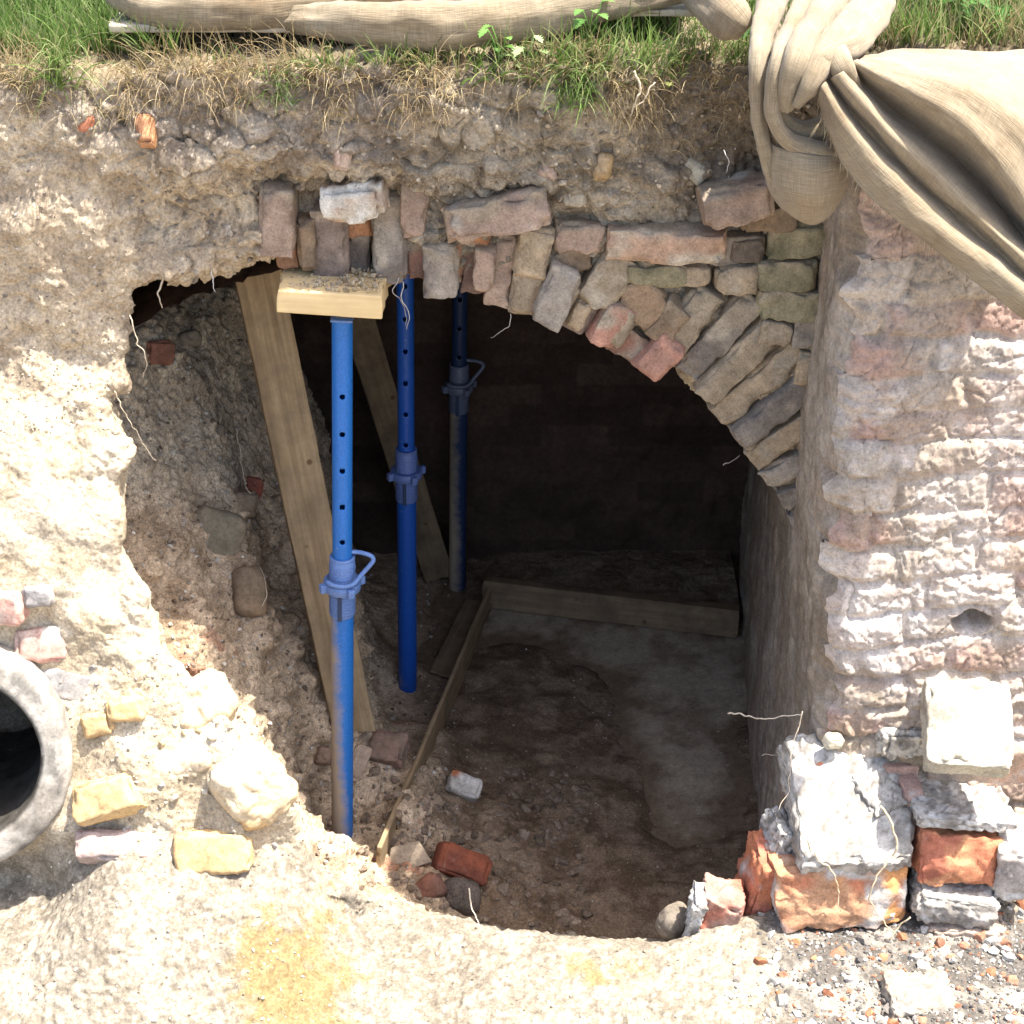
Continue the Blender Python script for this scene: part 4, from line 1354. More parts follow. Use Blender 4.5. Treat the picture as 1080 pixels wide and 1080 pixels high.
set_stone("brick_fragment", 152, 138, 18, 32, .05, (.46, .235, .11), (.40, .20, .11), "upright orange brick bit in the bank, right one of two", "brick", GB, ang=-8, cuts=12, r=.004, rough=.007, sink=.85)
set_stone("stone", 361, 168, 20, 24, .05, (.42, .33, .26), (.36, .26, .2), "small pinkish stone beside a crack in the topsoil", "stone", ang=10)
set_stone("stone", 636, 176, 18, 30, .05, (.36, .25, .13), (.42, .36, .28), "small ochre stone in the dark topsoil right of the trailing grass", "stone", ang=8)
set_stone("stone", 732, 180, 30, 22, .05, (.36, .34, .28), (.30, .28, .22), "grey green stone in the dark soil left of the burlap pouch", "stone", ang=30)
set_stone("brick_fragment", 580, 180, 22, 16, .04, (.38, .28, .22), (.33, .25, .2), "faint pink brick chip in the topsoil above the wedged flat brick", "brick", ang=20)
set_stone("stone", 605, 210, 26, 18, .05, (.40, .35, .27), (.34, .3, .24), "pale stone in the soil right of the wedged flat brick", "stone", ang=0)
# inside
GI = "rubble lying inside the chamber"
set_stone("brick_fragment", 487, 834, 36, 26, .045, (.55, .52, .47), (.48, .44, .38), "small white crusted brick bit with an orange end on the dirt floor", "brick", GI, bvh=rub_bvh, ang=14, sink=0.1, facec=(.52, .19, .09), rise=.01)
set_stone("tile_shard", 431, 907, 40, 26, .018, (.36, .29, .21), (.33, .27, .2), "flat pointed tan tile shard at the foot of the rubble", "tile shard", GI, bvh=rub_bvh, ang=-14, sink=0.0, taper=.5, rise=.012, r=.004, rough=.002, chip=.006)
set_stone("brick_fragment", 483, 914, 58, 34, .075, (.24, .075, .04), (.16, .055, .035), "dark red broken brick with pale mortar streaks on the dirt floor", "brick", GI, bvh=rub_bvh, ang=18, sink=.1, lime=.12, limec=(.42, .36, .3))
set_stone("brick_fragment", 455, 938, 30, 26, .05, (.20, .09, .06), (.14, .08, .06), "small dull red brick bit below the dark red brick", "brick", GI, bvh=rub_bvh, ang=-30, sink=.2)
set_stone("clod", 484, 946, 40, 36, .07, (.13, .10, .085), (.09, .075, .06), "dark earth clod right under the dark red brick", "clod", GI, bvh=rub_bvh, ang=10, sink=.25, mat=M_RUBBLE, r=.03)
set_stone("brick_fragment", 408, 790, 44, 36, .06, (.27, .17, .13), (.21, .15, .11), "dusty pinkish brick in the rubble between the blue props", "brick", GI, bvh=rub_bvh, ang=10, sink=.45)
set_stone("brick_fragment", 340, 796, 18, 22, .05, (.32, .18, .12), (.25, .17, .12), "orange brick chip on the rubble left of the front prop", "brick", GI, bvh=rub_bvh, ang=10, sink=.4)
set_stone("tile_shard", 377, 806, 18, 38, .02, (.40, .30, .22), (.33, .26, .2), "upright tan shard touching the right side of the front prop", "tile shard", GI, bvh=rub_bvh, ang=24, sink=0, rise=.01, r=.004, rough=.003, chip=.006)
set_stone("brick_fragment", 265, 515, 22, 20, .05, (.32, .10, .07), (.25, .11, .08), "red brick bit in the shaded rubble left of the leaning brace", "brick", GI, bvh=rub_bvh, sink=.4)
set_stone("stone", 255, 530, 28, 30, .06, (.28, .20, .13), (.22, .17, .12), "brown stone under the red bit by the leaning brace", "stone", GI, bvh=rub_bvh, ang=8, sink=.45)
set_stone("stone", 262, 625, 36, 54, .07, (.27, .19, .12), (.22, .16, .105), "upright oval brown stone in the middle of the rubble slope", "stone", GI, bvh=rub_bvh, ang=-6, sink=.45, r=.03)
set_stone("stone", 226, 565, 62, 56, .08, (.26, .205, .14), (.2, .17, .12), "big tan lump high on the rubble slope", "stone", GI, bvh=rub_bvh, ang=20, sink=.6, r=.035)
set_stone("brick_fragment", 168, 372, 30, 26, .05, (.26, .12, .08), (.2, .1, .07), "dull red brick in the shadowed wall behind the broken lip", "brick", GI, bvh=rub_bvh, sink=.4)
set_stone("stone", 198, 358, 26, 16, .05, (.28, .24, .18), (.22, .19, .14), "pale stone beside the dull red brick behind the broken lip", "stone", GI, bvh=rub_bvh, ang=-12, sink=.4)
b = block("stone", P(711, 973, 3.47), (.085, .08, .095), (.3, .2, .4), M_STONE, (.25, .21, .165), (.19, .16, .125), r=.042, seed=92, rough=.010, chip=.012, cuts=7)
tag(b, "round grey brown cobble on the edge of the hole beside the wall stub", "stone")
b = block("stone", P(879, 781, 3.60), (.045, .035, .032), (.2, .3, .4), M_STONE, (.55, .50, .38), (.5, .45, .36), r=.008, seed=90, rough=.005)
tag(b, "small cream chip at the foot of the pier left of the mortar lump", "stone")

# ------------------------------------------------------------------ burlap
def loft(lines, nu, nv, amp=.0, seed=0, rows_px=True):
    L = [crom(l, nu) for l in lines]
    G = np.empty((nu, nv, 3))
    for k in range(nu):
        G[k] = np.array(crom([L[m][k] for m in range(len(L))], nv))
    d_u = np.linalg.norm(np.diff(G, axis=0), axis=2).mean(1); d_v = np.linalg.norm(np.diff(G, axis=1), axis=2).mean(0)
    uu_ = np.concatenate([[0], np.cumsum(d_u)]); vv_ = np.concatenate([[0], np.cumsum(d_v)])
    uv = np.stack(np.meshgrid(uu_, vv_, indexing='ij'), -1).reshape(-1, 2)
    Vg = G.reshape(-1, 3).astype(np.float32)
    i = np.arange(nu * nv).reshape(nu, nv)
    f = np.stack([i[:-1, :-1], i[1:, :-1], i[1:, 1:], i[:-1, 1:]], -1).reshape(-1, 4)
    if amp:
        du = np.gradient(G, axis=0).reshape(-1, 3); dv = np.gradient(G, axis=1).reshape(-1, 3)
        nn = np.cross(du, dv); nn /= np.linalg.norm(nn, axis=1)[:, None] + 1e-9
        st_ = np.stack([uv[:, 0] * .35, uv[:, 1], np.zeros(len(uv)) + seed], 1).astype(np.float32)
        Vg = Vg + (nn * (amp * fbm(st_, 22, 3, seed) + amp * .5 * fbm(Vg, 12, 2, seed + 1) + amp * .5 * np.clip(ridged(st_ * np.array((.7, 1, 1), np.float32), 17, 2, seed + 5), 0, 1) ** 2)[:, None]).astype(np.float32)
    return Vg, f, uv

def cloth(name, V_, F_, uv, parent=None, th=.003):
    o = mk(name, V_, F_, M_BURLAP, uv=uv)
    if th:
        m = o.modifiers.new("thickness", 'SOLIDIFY'); m.thickness = th; m.offset = 0
    if parent is not None: adopt(o, parent)
    return o

def strand(pts, rad, flat=.7, n=70, seg=28, seed=0, amp=.0035):
    """a twisted fold of cloth: pts (px,py,D), half widths in px"""
    P3 = crom([P(*p) for p in pts], n)
    rr = np.array(crom([np.array([r_]) for r_ in rad], n))[:, 0]
    zc = proj(*[np.array(P3, np.float32)[:, k] for k in range(3)])[2]
    R_ = rr * zc / FPX
    V_, F_ = sweep([Vector(p) for p in P3], list(R_), seg, flat=flat)
    s_ = np.concatenate([[0], np.cumsum(np.linalg.norm(np.diff(np.array(P3), axis=0), axis=1))])
    ang = np.arange(seg) / seg
    uv = np.stack([np.repeat(s_, seg), np.tile(ang * 2 * PI * R_.mean(), n)], 1)
    cc_ = np.repeat(np.array(P3, np.float32), seg, axis=0)
    d = V_ - cc_; d /= np.linalg.norm(d, axis=1)[:, None] + 1e-9
    q = np.stack([uv[:, 0] * .5, np.tile(np.cos(ang * 2 * PI), n) * R_.mean() * 1.2, np.tile(np.sin(ang * 2 * PI), n) * R_.mean() * 1.2 + seed], 1).astype(np.float32)
    V_ = V_ + d * (amp * fbm(q, 30, 3, seed) + amp * 1.2 * ridged(q * np.array((.4, 1, 1), np.float32), 34, 2, seed + 3))[:, None]
    return V_, F_, uv

def cloth_merge(parts):
    V_, F_ = merge([(a_, b_) for a_, b_, c_ in parts])
    return V_, F_, np.concatenate([c_ for a_, b_, c_ in parts])

sheet_r = empty("burlap_sheet", P(960, 120, 3.75), "twisted burlap sheet knotted at the corner and draped over the brick pier", "burlap")
lines = [
    [(862, 104, 3.685), (872, 135, 3.66), (893, 178, 3.635), (925, 214, 3.60), (965, 247, 3.575), (1005, 279, 3.555), (1048, 312, 3.535), (1110, 358, 3.52)],
    [(864, 96, 3.655), (882, 132, 3.625), (912, 176, 3.60), (950, 214, 3.575), (995, 250, 3.55), (1035, 281, 3.535), (1070, 308, 3.52), (1120, 342, 3.505)],
    [(868, 88, 3.655), (890, 122, 3.625), (925, 164, 3.60), (968, 208, 3.58), (1012, 246, 3.56), (1048, 276, 3.54), (1080, 302, 3.53), (1125, 332, 3.515)],
    [(874, 84, 3.70), (898, 118, 3.675), (935, 158, 3.65), (978, 200, 3.63), (1022, 238, 3.60), (1056, 268, 3.58), (1084, 294, 3.565), (1128, 322, 3.55)],
    [(880, 80, 3.665), (902, 108, 3.635), (936, 146, 3.61), (980, 190, 3.59), (1026, 232, 3.565), (1060, 262, 3.55), (1088, 286, 3.535), (1130, 314, 3.52)],
    [(888, 76, 3.665), (908, 100, 3.64), (940, 134, 3.62), (986, 176, 3.60), (1032, 220, 3.575), (1066, 254, 3.555), (1092, 278, 3.54), (1132, 306, 3.525)],
    [(894, 70, 3.74), (916, 92, 3.73), (952, 122, 3.725), (1000, 160, 3.715), (1044, 204, 3.69), (1074, 240, 3.66), (1096, 266, 3.59), (1136, 294, 3.56)],
    [(899, 66, 3.70), (924, 82, 3.65), (964, 106, 3.615), (1012, 138, 3.59), (1052, 182, 3.57), (1080, 222, 3.56), (1100, 250, 3.55), (1140, 280, 3.535)],
    [(904, 63, 3.72), (932, 74, 3.655), (974, 90, 3.62), (1022, 116, 3.60), (1064, 152, 3.585), (1092, 190, 3.575), (1112, 220, 3.565), (1146, 250, 3.555)],
    [(908, 61, 3.75), (940, 63, 3.70), (985, 72, 3.67), (1034, 90, 3.65), (1076, 114, 3.635), (1104, 140, 3.62), (1126, 164, 3.61), (1156, 190, 3.60)],
    [(912, 61, 3.84), (946, 53, 3.88), (994, 55, 3.88), (1042, 57, 3.88), (1082, 58, 3.88), (1112, 60, 3.88), (1136, 62, 3.88), (1164, 66, 3.87)],
    [(914, 64, 3.90), (948, 55, 3.97), (998, 56, 3.97), (1046, 58, 3.97), (1086, 59, 3.97), (1118, 61, 3.96), (1142, 63, 3.96), (1170, 67, 3.96)],
    [(916, 72, 3.94), (950, 64, 4.02), (1000, 63, 4.02), (1048, 64, 4.02), (1090, 65, 4.02), (1120, 66, 4.02), (1146, 68, 4.02), (1176, 70, 4.02)],
]
V_, f, uv = loft([[P(*p) for p in l] for l in lines], 110, 190, .0035, 3)
cloth("draped_panel", V_, f, uv, sheet_r)
S = [
    strand([(818, -14, 4.05), (807, 22, 3.90), (800, 60, 3.74), (799, 105, 3.715), (805, 150, 3.715), (814, 185, 3.73), (828, 214, 3.75)], [20, 15, 11, 9, 8, 7, 4], .8, seed=1),
    strand([(858, -14, 4.08), (840, 22, 3.90), (822, 60, 3.71), (815, 98, 3.685), (816, 126, 3.685), (833, 148, 3.69), (860, 157, 3.695), (894, 160, 3.71)], [16, 13, 11, 9, 8, 9, 10, 9], .75, seed=2),
    strand([(888, -16, 4.10), (866, 22, 3.90), (846, 56, 3.71), (834, 88, 3.68), (828, 116, 3.69)], [26, 24, 20, 15, 8], .65, seed=3),
    strand([(926, -18, 4.12), (908, 16, 3.94), (884, 40, 3.77), (866, 66, 3.70), (853, 92, 3.665), (838, 112, 3.665)], [22, 21, 17, 17, 13, 4], .7, seed=4),
    strand([(934, 2, 4.02), (915, 28, 3.90), (898, 48, 3.78), (878, 56, 3.72), (862, 66, 3.69), (851, 84, 3.675)], [14, 17, 15, 13, 12, 5], .75, seed=5),
    strand([(816, 112, 3.735), (830, 134, 3.74), (850, 141, 3.745), (872, 134, 3.745), (885, 120, 3.75)], [8, 13, 14, 13, 8], .9, seed=6),
    strand([(880, 56, 3.72), (889, 72, 3.69), (898, 90, 3.69), (910, 104, 3.71)], [13, 13, 10, 5], .8, seed=7),
]
V_, F_, uv = cloth_merge(S)
cloth("twisted_folds", V_, F_, uv, sheet_r, th=0)
pouch = [
    [(802, 148, 3.74), (830, 158, 3.69), (860, 164, 3.675), (884, 164, 3.69), (896, 158, 3.74)],
    [(804, 172, 3.74), (828, 178, 3.675), (860, 182, 3.655), (886, 178, 3.68), (897, 170, 3.74)],
    [(808, 192, 3.74), (830, 200, 3.675), (858, 204, 3.655), (884, 198, 3.685), (895, 186, 3.74)],
    [(816, 208, 3.745), (834, 217, 3.69), (858, 221, 3.675), (878, 215, 3.70), (892, 200, 3.75)],
    [(826, 221, 3.75), (840, 230, 3.72), (856, 234, 3.71), (872, 228, 3.725), (886, 214, 3.76)],
    [(836, 226, 3.78), (846, 233, 3.77), (857, 236, 3.765), (868, 232, 3.77), (880, 220, 3.79)],
]
V_, f, uv = loft([[P(*p) for p in l] for l in pouch], 50, 60, .002, 8)
cloth("hanging_pouch", V_, f, uv, sheet_r)

def Zat(px, py, D, dz=0):
    p_ = P(px, py, D); p_.z += dz
    return p_
roll = empty("burlap_roll", P(450, 20, 4.35), "long sagging roll of burlap along the grassy edge of the cutting", "burlap")
R_ = [
    strand([(120, -8, 4.14), (160, 6, 4.08), (220, 10, 4.06), (290, 8, 4.08), (360, -4, 4.12), (430, -22, 4.16)], [14, 21, 21, 22, 20, 16], .75, seed=11, n=110, amp=.005),
    strand([(230, 22, 4.16), (290, 20, 4.08), (350, 22, 4.04), (420, 27, 4.01), (480, 26, 4.01), (550, 18, 4.03), (610, 8, 4.06), (680, -6, 4.12), (760, -26, 4.18)], [3, 10, 19, 24, 25, 24, 20, 17, 15], .75, seed=12, n=140, amp=.005),
    strand([(320, -16, 4.22), (400, -8, 4.18), (480, -10, 4.18), (600, -14, 4.22), (700, -24, 4.26)], [12, 18, 22, 20, 16], .7, seed=13, n=90, amp=.005),
]
R_.append(strand([(724, -18, 4.14), (752, 4, 4.04), (773, 22, 3.97), (786, 34, 3.96)], [16, 22, 23, 9], .8, seed=14))
V_, F_, uv = cloth_merge(R_)
cloth("rolled_edge", V_, F_, uv, roll, th=0)
b1 = timber("plank", Vector((-.87, 4.17, 1.958)), Vector((-.12, 4.17, 1.958)), .22, .016, M_PALEWOOD, "long thin grey plank under the left half of the burlap roll", "plank", face=(0, 0, 1), seed=9)
b2 = timber("plank", Vector((.02, 4.22, 1.975)), Vector((.40, 4.22, 1.975)), .20, .018, M_PALEWOOD, "thin grey plank under the right end of the burlap roll", "plank", face=(0, 0, 1), seed=10)

# ------------------------------------------------------------------ grass, weeds, roots
def blades(n, pick, lmin, lmax, wmin, wmax, cols, seed, droop=1.0, seg=5, name="grass"):
    r_ = random.Random(seed)
    Vs = np.zeros((n, (seg + 1) * 2, 3), np.float32); Cs = np.zeros((n, (seg + 1) * 2, 3), np.float32)
    m = 0
    tries = 0
    while m < n and tries < n * 6:
        tries += 1
        g = pick(r_)
        if g is None: continue
        p_, up, lean = g
        L = r_.uniform(lmin, lmax); wd = r_.uniform(wmin, wmax)
        az = r_.uniform(0, 2 * PI)
        h_ = Vector((math.cos(az), math.sin(az), 0)) * r_.uniform(.2, .8) + lean
        d = (up + h_ * .6).normalized()
        side = d.cross(Vector((r_.uniform(-1, 1), r_.uniform(-1, 1), .2))).normalized()
        c0 = np.array(r_.choice(cols)) * r_.uniform(.75, 1.25)
        q = Vector(p_)
        dr = r_.uniform(.25, .8) * droop
        curl = Vector((r_.uniform(-.3, .3), r_.uniform(-.3, .3), 0))
        for k in range(seg + 1):
            t = k / seg
            ww = wd * (1 - t ** 1.6) * .5 + .0002
            Vs[m, 2 * k] = q - side * ww; Vs[m, 2 * k + 1] = q + side * ww
            Cs[m, 2 * k] = Cs[m, 2 * k + 1] = c0
            q = q + d * (L / seg)
            d = (d + (h_ * .25 + curl * .4 + Vector((0, 0, -1.0))) * dr * 1.1 / seg).normalized()
        m += 1
    Vs = Vs[:m]; Cs = Cs[:m]
    base_i = (np.arange(m) * (seg + 1) * 2)[:, None, None]
    k = np.arange(seg)[None, :, None] * 2
    f = (base_i + k + np.array([0, 1, 3, 2])[None, None, :]).reshape(-1, 4)
    o = mk(name, Vs.reshape(-1, 3), f, M_BLADE, colr=Cs.reshape(-1, 3))
    return tag(o, kind="stuff")

GREEN = [(.11, .19, .04), (.15, .23, .06), (.21, .28, .10), (.09, .16, .035), (.28, .32, .14)]
STRAW = [(.42, .33, .18), (.36, .27, .15), (.48, .40, .25), (.30, .22, .13), (.26, .22, .10)]
UP = Vector((0, 0, 1))
def pick_px(x0, x1, y0, y1, lean=(0, -.3, 0), cond=None):
    def fn(r_):
        px = r_.uniform(x0, x1); py = r_.uniform(y0, y1)
        if cond and not cond(px, py, r_): return None
        h_, n_ = cast(px, py, bank_bvh)
        if h_ is None: return None
        return (h_, UP * .8 + Vector(n_) * .5, Vector(lean))
    return fn
def fringe_y(px):      # where the turf ends along the lip
    return 62 + 8 * math.sin(px * .021) + 6 * math.sin(px * .057 + 1)
def turf_density(px):
    return .35 + .65 * (math.sin(px * .017 + .8) * .5 + .5) * (math.sin(px * .049) * .3 + .7)
blades(3600, pick_px(-30, 185, -40, 60, (0, -.25, 0)), .05, .13, .0025, .005, GREEN, 1)
blades(1500, pick_px(150, 800, 20, 78, (0, -.3, 0), lambda x, y, r_: r_.random() < turf_density(x) and y < fringe_y(x) + 8 and (not 165 < x < 500 or y > 62 - (x > 420) * (x - 420) * .2)), .03, .075, .0018, .0036, GREEN, 2)
blades(1500, pick_px(-20, 800, 50, 98, (0, -.5, -.1), lambda x, y, r_: y < fringe_y(x) + 28 and r_.random() < .25 + .75 * (math.sin(x * .031 + 2) * math.sin(x * .013) > -.1)), .04, .11, .0010, .0022, STRAW, 3, droop=1.6, name="dry_grass")
blades(420, pick_px(480, 720, 22, 92, (0, -.35, 0), lambda x, y, r_: r_.random() < .9), .06, .14, .0025, .0045, GREEN, 4)
blades(2600, pick_px(895, 1120, -40, 50, (0, -.1, 0)), .05, .14, .0022, .0045, GREEN, 5)
def pick_back(r_):
    x_ = r_.uniform(-1.5, 1.5); y_ = r_.uniform(4.25, 5.2)
    h_ = bank_bvh.ray_cast(Vector((x_, y_, 2.6)), Vector((0, 0, -1)))
    return None if h_[0] is None else (h_[0], UP, Vector((0, 0, 0)))
blades(5200, pick_back, .05, .12, .003, .006, GREEN, 22)
blades(700, pick_px(895, 1110, 5, 56, (0, -.2, 0)), .06, .15, .0012, .0022, STRAW, 6, name="dry_grass")
blades(130, pick_px(590, 628, 74, 118, (0, -.4, -.4)), .08, .16, .0025, .004, GREEN, 7, droop=2.8)
blades(90, pick_px(52, 80, 58, 96, (0, -.4, -.4)), .10, .22, .0022, .0035, GREEN, 8, droop=2.8)
blades(60, pick_px(280, 310, 75, 110, (.1, -.4, -.4)), .06, .12, .0018, .003, GREEN, 9, droop=2.6)
blades(1700, pick_px(20, 790, 72, 135, (0, -.5, -.6), lambda x, y, r_: y < fringe_y(x) + 60 and r_.random() < .2 + .8 * (math.sin(x * .043 + 1) * math.sin(x * .017) > 0)),   .04, .11, .0008, .0017, STRAW + [(.16, .12, .08), (.22, .17, .11)], 10, droop=2.8, name="dry_grass")
blades(500, pick_px(170, 560, 178, 205, (0, -.4, -.8)), .02, .06, .0005, .0010, [(.22, .17, .12), (.3, .24, .17), (.15, .11, .08)], 11, droop=3, name="fine_roots")
blades(260, pick_px(640, 800, 90, 160, (0, -.4, -.6)), .03, .08, .0005, .001, STRAW, 12, droop=2.6, name="fine_roots")
blades(500, pick_px(840, 1080, 700, 735, (0, -.4, -.2)), .015, .04, .0005, .001, STRAW, 13, droop=2, name="fine_roots")

def weed(px, py, label, nl, size, cols, seed, lift=.03, lobed=True):
    h_, n_ = cast(px, py, bank_bvh)
    if h_ is None: return
    r_ = random.Random(seed)
    base = Vector(h_) + Vector((0, -.005, 0))
    parts = []; colr = []
    for k in range(nl):
        az = 2 * PI * k / nl + r_.uniform(-.4, .4)
        hd_ = Vector((math.cos(az), math.sin(az) - .25, 0))
        st_ = base + Vector((r_.uniform(-.01, .01), r_.uniform(-.01, .01), 0))
        tip = st_ + hd_ * size * r_.uniform(.6, 1.2) + Vector((0, 0, lift * r_.uniform(.4, 1.8)))
        L = size * r_.uniform(.7, 1.15)
        d = (hd_ + Vector((0, 0, r_.uniform(-.3, .5)))).normalized()
        s = d.cross(UP).normalized(); nrm = s.cross(d)
        c0 = np.array(r_.choice(cols)) * r_.uniform(.8, 1.2)
        nseg = 10
        mid = []; 
        Vl = []
        for q_ in range(nseg + 1):
            t = q_ / nseg
            wdt = math.sin(PI * min(1, t * .93 + .04)) ** .8 * L * .36
            if lobed: wdt *= 1 + .38 * math.cos(q_ * PI)
            cpt = tip + d * L * t - UP * (L * .35 * t * t) 
            Vl += [cpt - s * wdt + nrm * wdt * .25, cpt, cpt + s * wdt + nrm * wdt * .25]
        Vl = np.array(Vl, np.float32)
        i = np.arange((nseg + 1) * 3).reshape(nseg + 1, 3)
        f = np.stack([i[:-1, :-1], i[1:, :-1], i[1:, 1:], i[:-1, 1:]], -1).reshape(-1, 4)
        parts.append((Vl, [f])); colr.append(np.tile(c0, (len(Vl), 1)))
        Vs_, Fs_ = sweep([st_, st_ + (tip - st_) * .5 + UP * .01, tip], .0012, 5)
        parts.append((Vs_, Fs_)); colr.append(np.tile(c0 * 1.2, (len(Vs_), 1)))
    V_, F_ = merge(parts)
    o = mk("weed", V_, F_, M_LEAF, colr=np.concatenate(colr))
    tag(o, label, "weed", "weeds in the turf")
BRIGHT = [(.10, .22, .04), (.13, .26, .06), (.08, .18, .04)]
PALEG = [(.22, .30, .12), (.26, .33, .16)]
weed(552, 84, "pale green lobed weed hanging at the lip above the flat wedged brick", 6, .032, PALEG, 1, lift=.06)
weed(620, 46, "bright leafy weed in the turf left of the burlap lobe", 9, .03, BRIGHT, 2, lift=.06)
weed(704, 92, "small yellow green leaf rosette low on the topsoil lip", 5, .022, [(.28, .32, .10)], 3)
weed(525, 62, "tuft of feathery green leaves at the start of the weedy stretch", 9, .03, BRIGHT, 4, lift=.06)
weed(240, 44, "dark leafy weed in the gap under the left burlap roll", 7, .026, [(.05, .10, .03)], 5)
weed(785, 46, "dark green leaves tucked under the burlap lobe", 6, .026, [(.05, .11, .03)], 6)
weed(992, 34, "broad bright nettle leaf just behind the draped burlap", 10, .06, BRIGHT, 7, lobed=False, lift=.09)
weed(1042, 22, "large dark toothed leaves in the far right grass corner", 12, .06, [(.06, .15, .03), (.10, .22, .05)], 8, lift=.10)
weed(958, 18, "pale grey green leaves in the grass right of the burlap twist", 12, .04, PALEG, 9, lobed=False, lift=.08)
weed(1015, 5, "leafy nettle clump at the top right behind the pier", 18, .06, BRIGHT, 10, lift=.11)

def root(pts, r0, label, c=(.42, .35, .26), name="root", group="loose roots", off=.006):
    P3 = crom(pts, 40)
    q = np.array(P3, np.float32)
    wig = np.stack([fbm(q, 45, 2, 3), fbm(q, 45, 2, 9), fbm(q, 45, 2, 15)], 1) * .004
    V_, F_ = sweep([Vector(p) for p in (q + wig).tolist()], list(np.linspace(r0, r0 * .45, 40)), 6)
    o = mk(name, V_, F_, M_ROOT, colr=c)
    return tag(o, label, "root", group)
def RP(*l): return [P(*p) for p in l]
fr = []
hem = crom([P(*p) for p in lines[0]], 400)
for k in range(230):
    p_ = Vector(hem[rng.integers(0, 399)]) + Vector((0, -.002, .002))
    fr.append((p_, Vector((rng.uniform(-.5, .3), -.2, -.6)), Vector((rng.uniform(-.6, .6), -.3, -.5))))
fi = iter(fr)
o = blades(230, lambda r_: next(fi, None), .006, .03, .0006, .0012, [(.36, .29, .19), (.42, .35, .24)], 21, droop=2, name="frayed_threads")
adopt(o, sheet_r)
root(RP((137, 330, 3.86), (146, 362, 3.84), (154, 375, 3.83), (151, 398, 3.83)), .0018, "thin pale root dangling over the lip at the upper left of the hole")
root(RP((120, 410, 3.80), (135, 440, 3.80), (150, 465, 3.81), (165, 485, 3.82)), .0014, "fine root slanting down from the left lip below the dangling one", c=(.5, .42, .3))
root(RP((172, 292, 3.93), (168, 312, 3.92), (171, 325, 3.92)), .0026, "short forked root stub at the top left corner of the hole")
root(RP((222, 286, 3.98), (224, 298, 3.97), (228, 309, 3.97)), .0014, "tiny white rootlet under the soil beside the leaning brace", c=(.6, .58, .55))
root(RP((250, 452, 4.42), (254, 480, 4.38), (258, 505, 4.33), (264, 520, 4.3)), .0014, "thin root on the rubble slope beside the red brick bit")
root(RP((276, 640, 4.1), (282, 628, 4.12), (279, 610, 4.15), (272, 596, 4.18)), .0014, "root curling round the upright oval stone")
root(RP((232, 702, 4.0), (240, 684, 4.02), (252, 676, 4.04), (262, 668, 4.06)), .002, "pale branching root low on the rubble slope", c=(.38, .33, .25))
root(RP((428, 296, 4.0), (424, 312, 3.99), (431, 330, 3.99), (430, 346, 3.99)), .0014, "tangle of roots hanging before the middle prop", c=(.4, .38, .34))
root(RP((422, 292, 4.0), (416, 306, 3.99), (425, 320, 3.99), (429, 342, 3.99)), .0012, "second root hanging close before the middle prop", c=(.36, .33, .29))
root(RP((537, 330, 4.05), (536, 342, 4.04), (530, 350, 4.04), (518, 355, 4.04)), .0010, "wisp of root curling under the arch bricks near the crown", c=(.4, .38, .32))
root(RP((768, 753, 3.75), (782, 752, 3.72), (800, 759, 3.68), (825, 756, 3.66), (846, 754, 3.66)), .0024, "stiff pale twig sticking out left from the pier foot", c=(.55, .48, .38))
root(RP((803, 797, 3.72), (822, 796, 3.69), (840, 790, 3.67)), .0014, "faint thin root under the stiff twig at the pier foot", c=(.36, .31, .26))
root(RP((846, 752, 3.62), (840, 775, 3.60), (836, 795, 3.58), (832, 830, 3.52), (822, 855, 3.48)), .0014, "root running down from the pier foot over the left end of the stub", c=(.48, .4, .3))
root(RP((930, 850, 3.39), (942, 872, 3.375), (946, 895, 3.36), (934, 912, 3.355), (922, 932, 3.345), (918, 950, 3.34), (930, 970, 3.335), (945, 985, 3.33)), .0028, "long pale root looping down over the orange brick of the stub", c=(.55, .45, .3))
root(RP((852, 885, 3.375), (862, 905, 3.37), (876, 916, 3.365), (884, 935, 3.36), (886, 962, 3.355)), .0024, "shorter pale root left of the looping one on the orange brick", c=(.55, .43, .28))
root(RP((958, 968, 3.33), (945, 980, 3.325), (938, 992, 3.32)), .0022, "short root end crossing the foot of the looping root", c=(.55, .45, .3))
root(RP((495, 936, 3.66), (497, 952, 3.63), (502, 968, 3.58), (508, 982, 3.50)), .0022, "white stem standing up from the near edge of the hole", c=(.62, .55, .44))
root(RP((668, 75, 3.90), (676, 95, 3.89), (670, 108, 3.89), (664, 122, 3.9)), .003, "forked pale root hanging from the turf left of the yellow green rosette", c=(.45, .38, .28))
root(RP((690, 88, 3.91), (680, 104, 3.90), (668, 114, 3.9)), .002, "side branch meeting the forked pale root under the turf", c=(.45, .38, .28))
root(RP((765, 158, 4.0), (768, 170, 3.99), (766, 182, 3.99)), .0012, "white hair root in the dark soil left of the burlap", c=(.6, .58, .54))
root(RP((762, 492, 4.02), (770, 487, 4.03), (780, 480, 4.04)), .0014, "bristle poking left from a joint of the arch haunch", c=(.3, .25, .2))

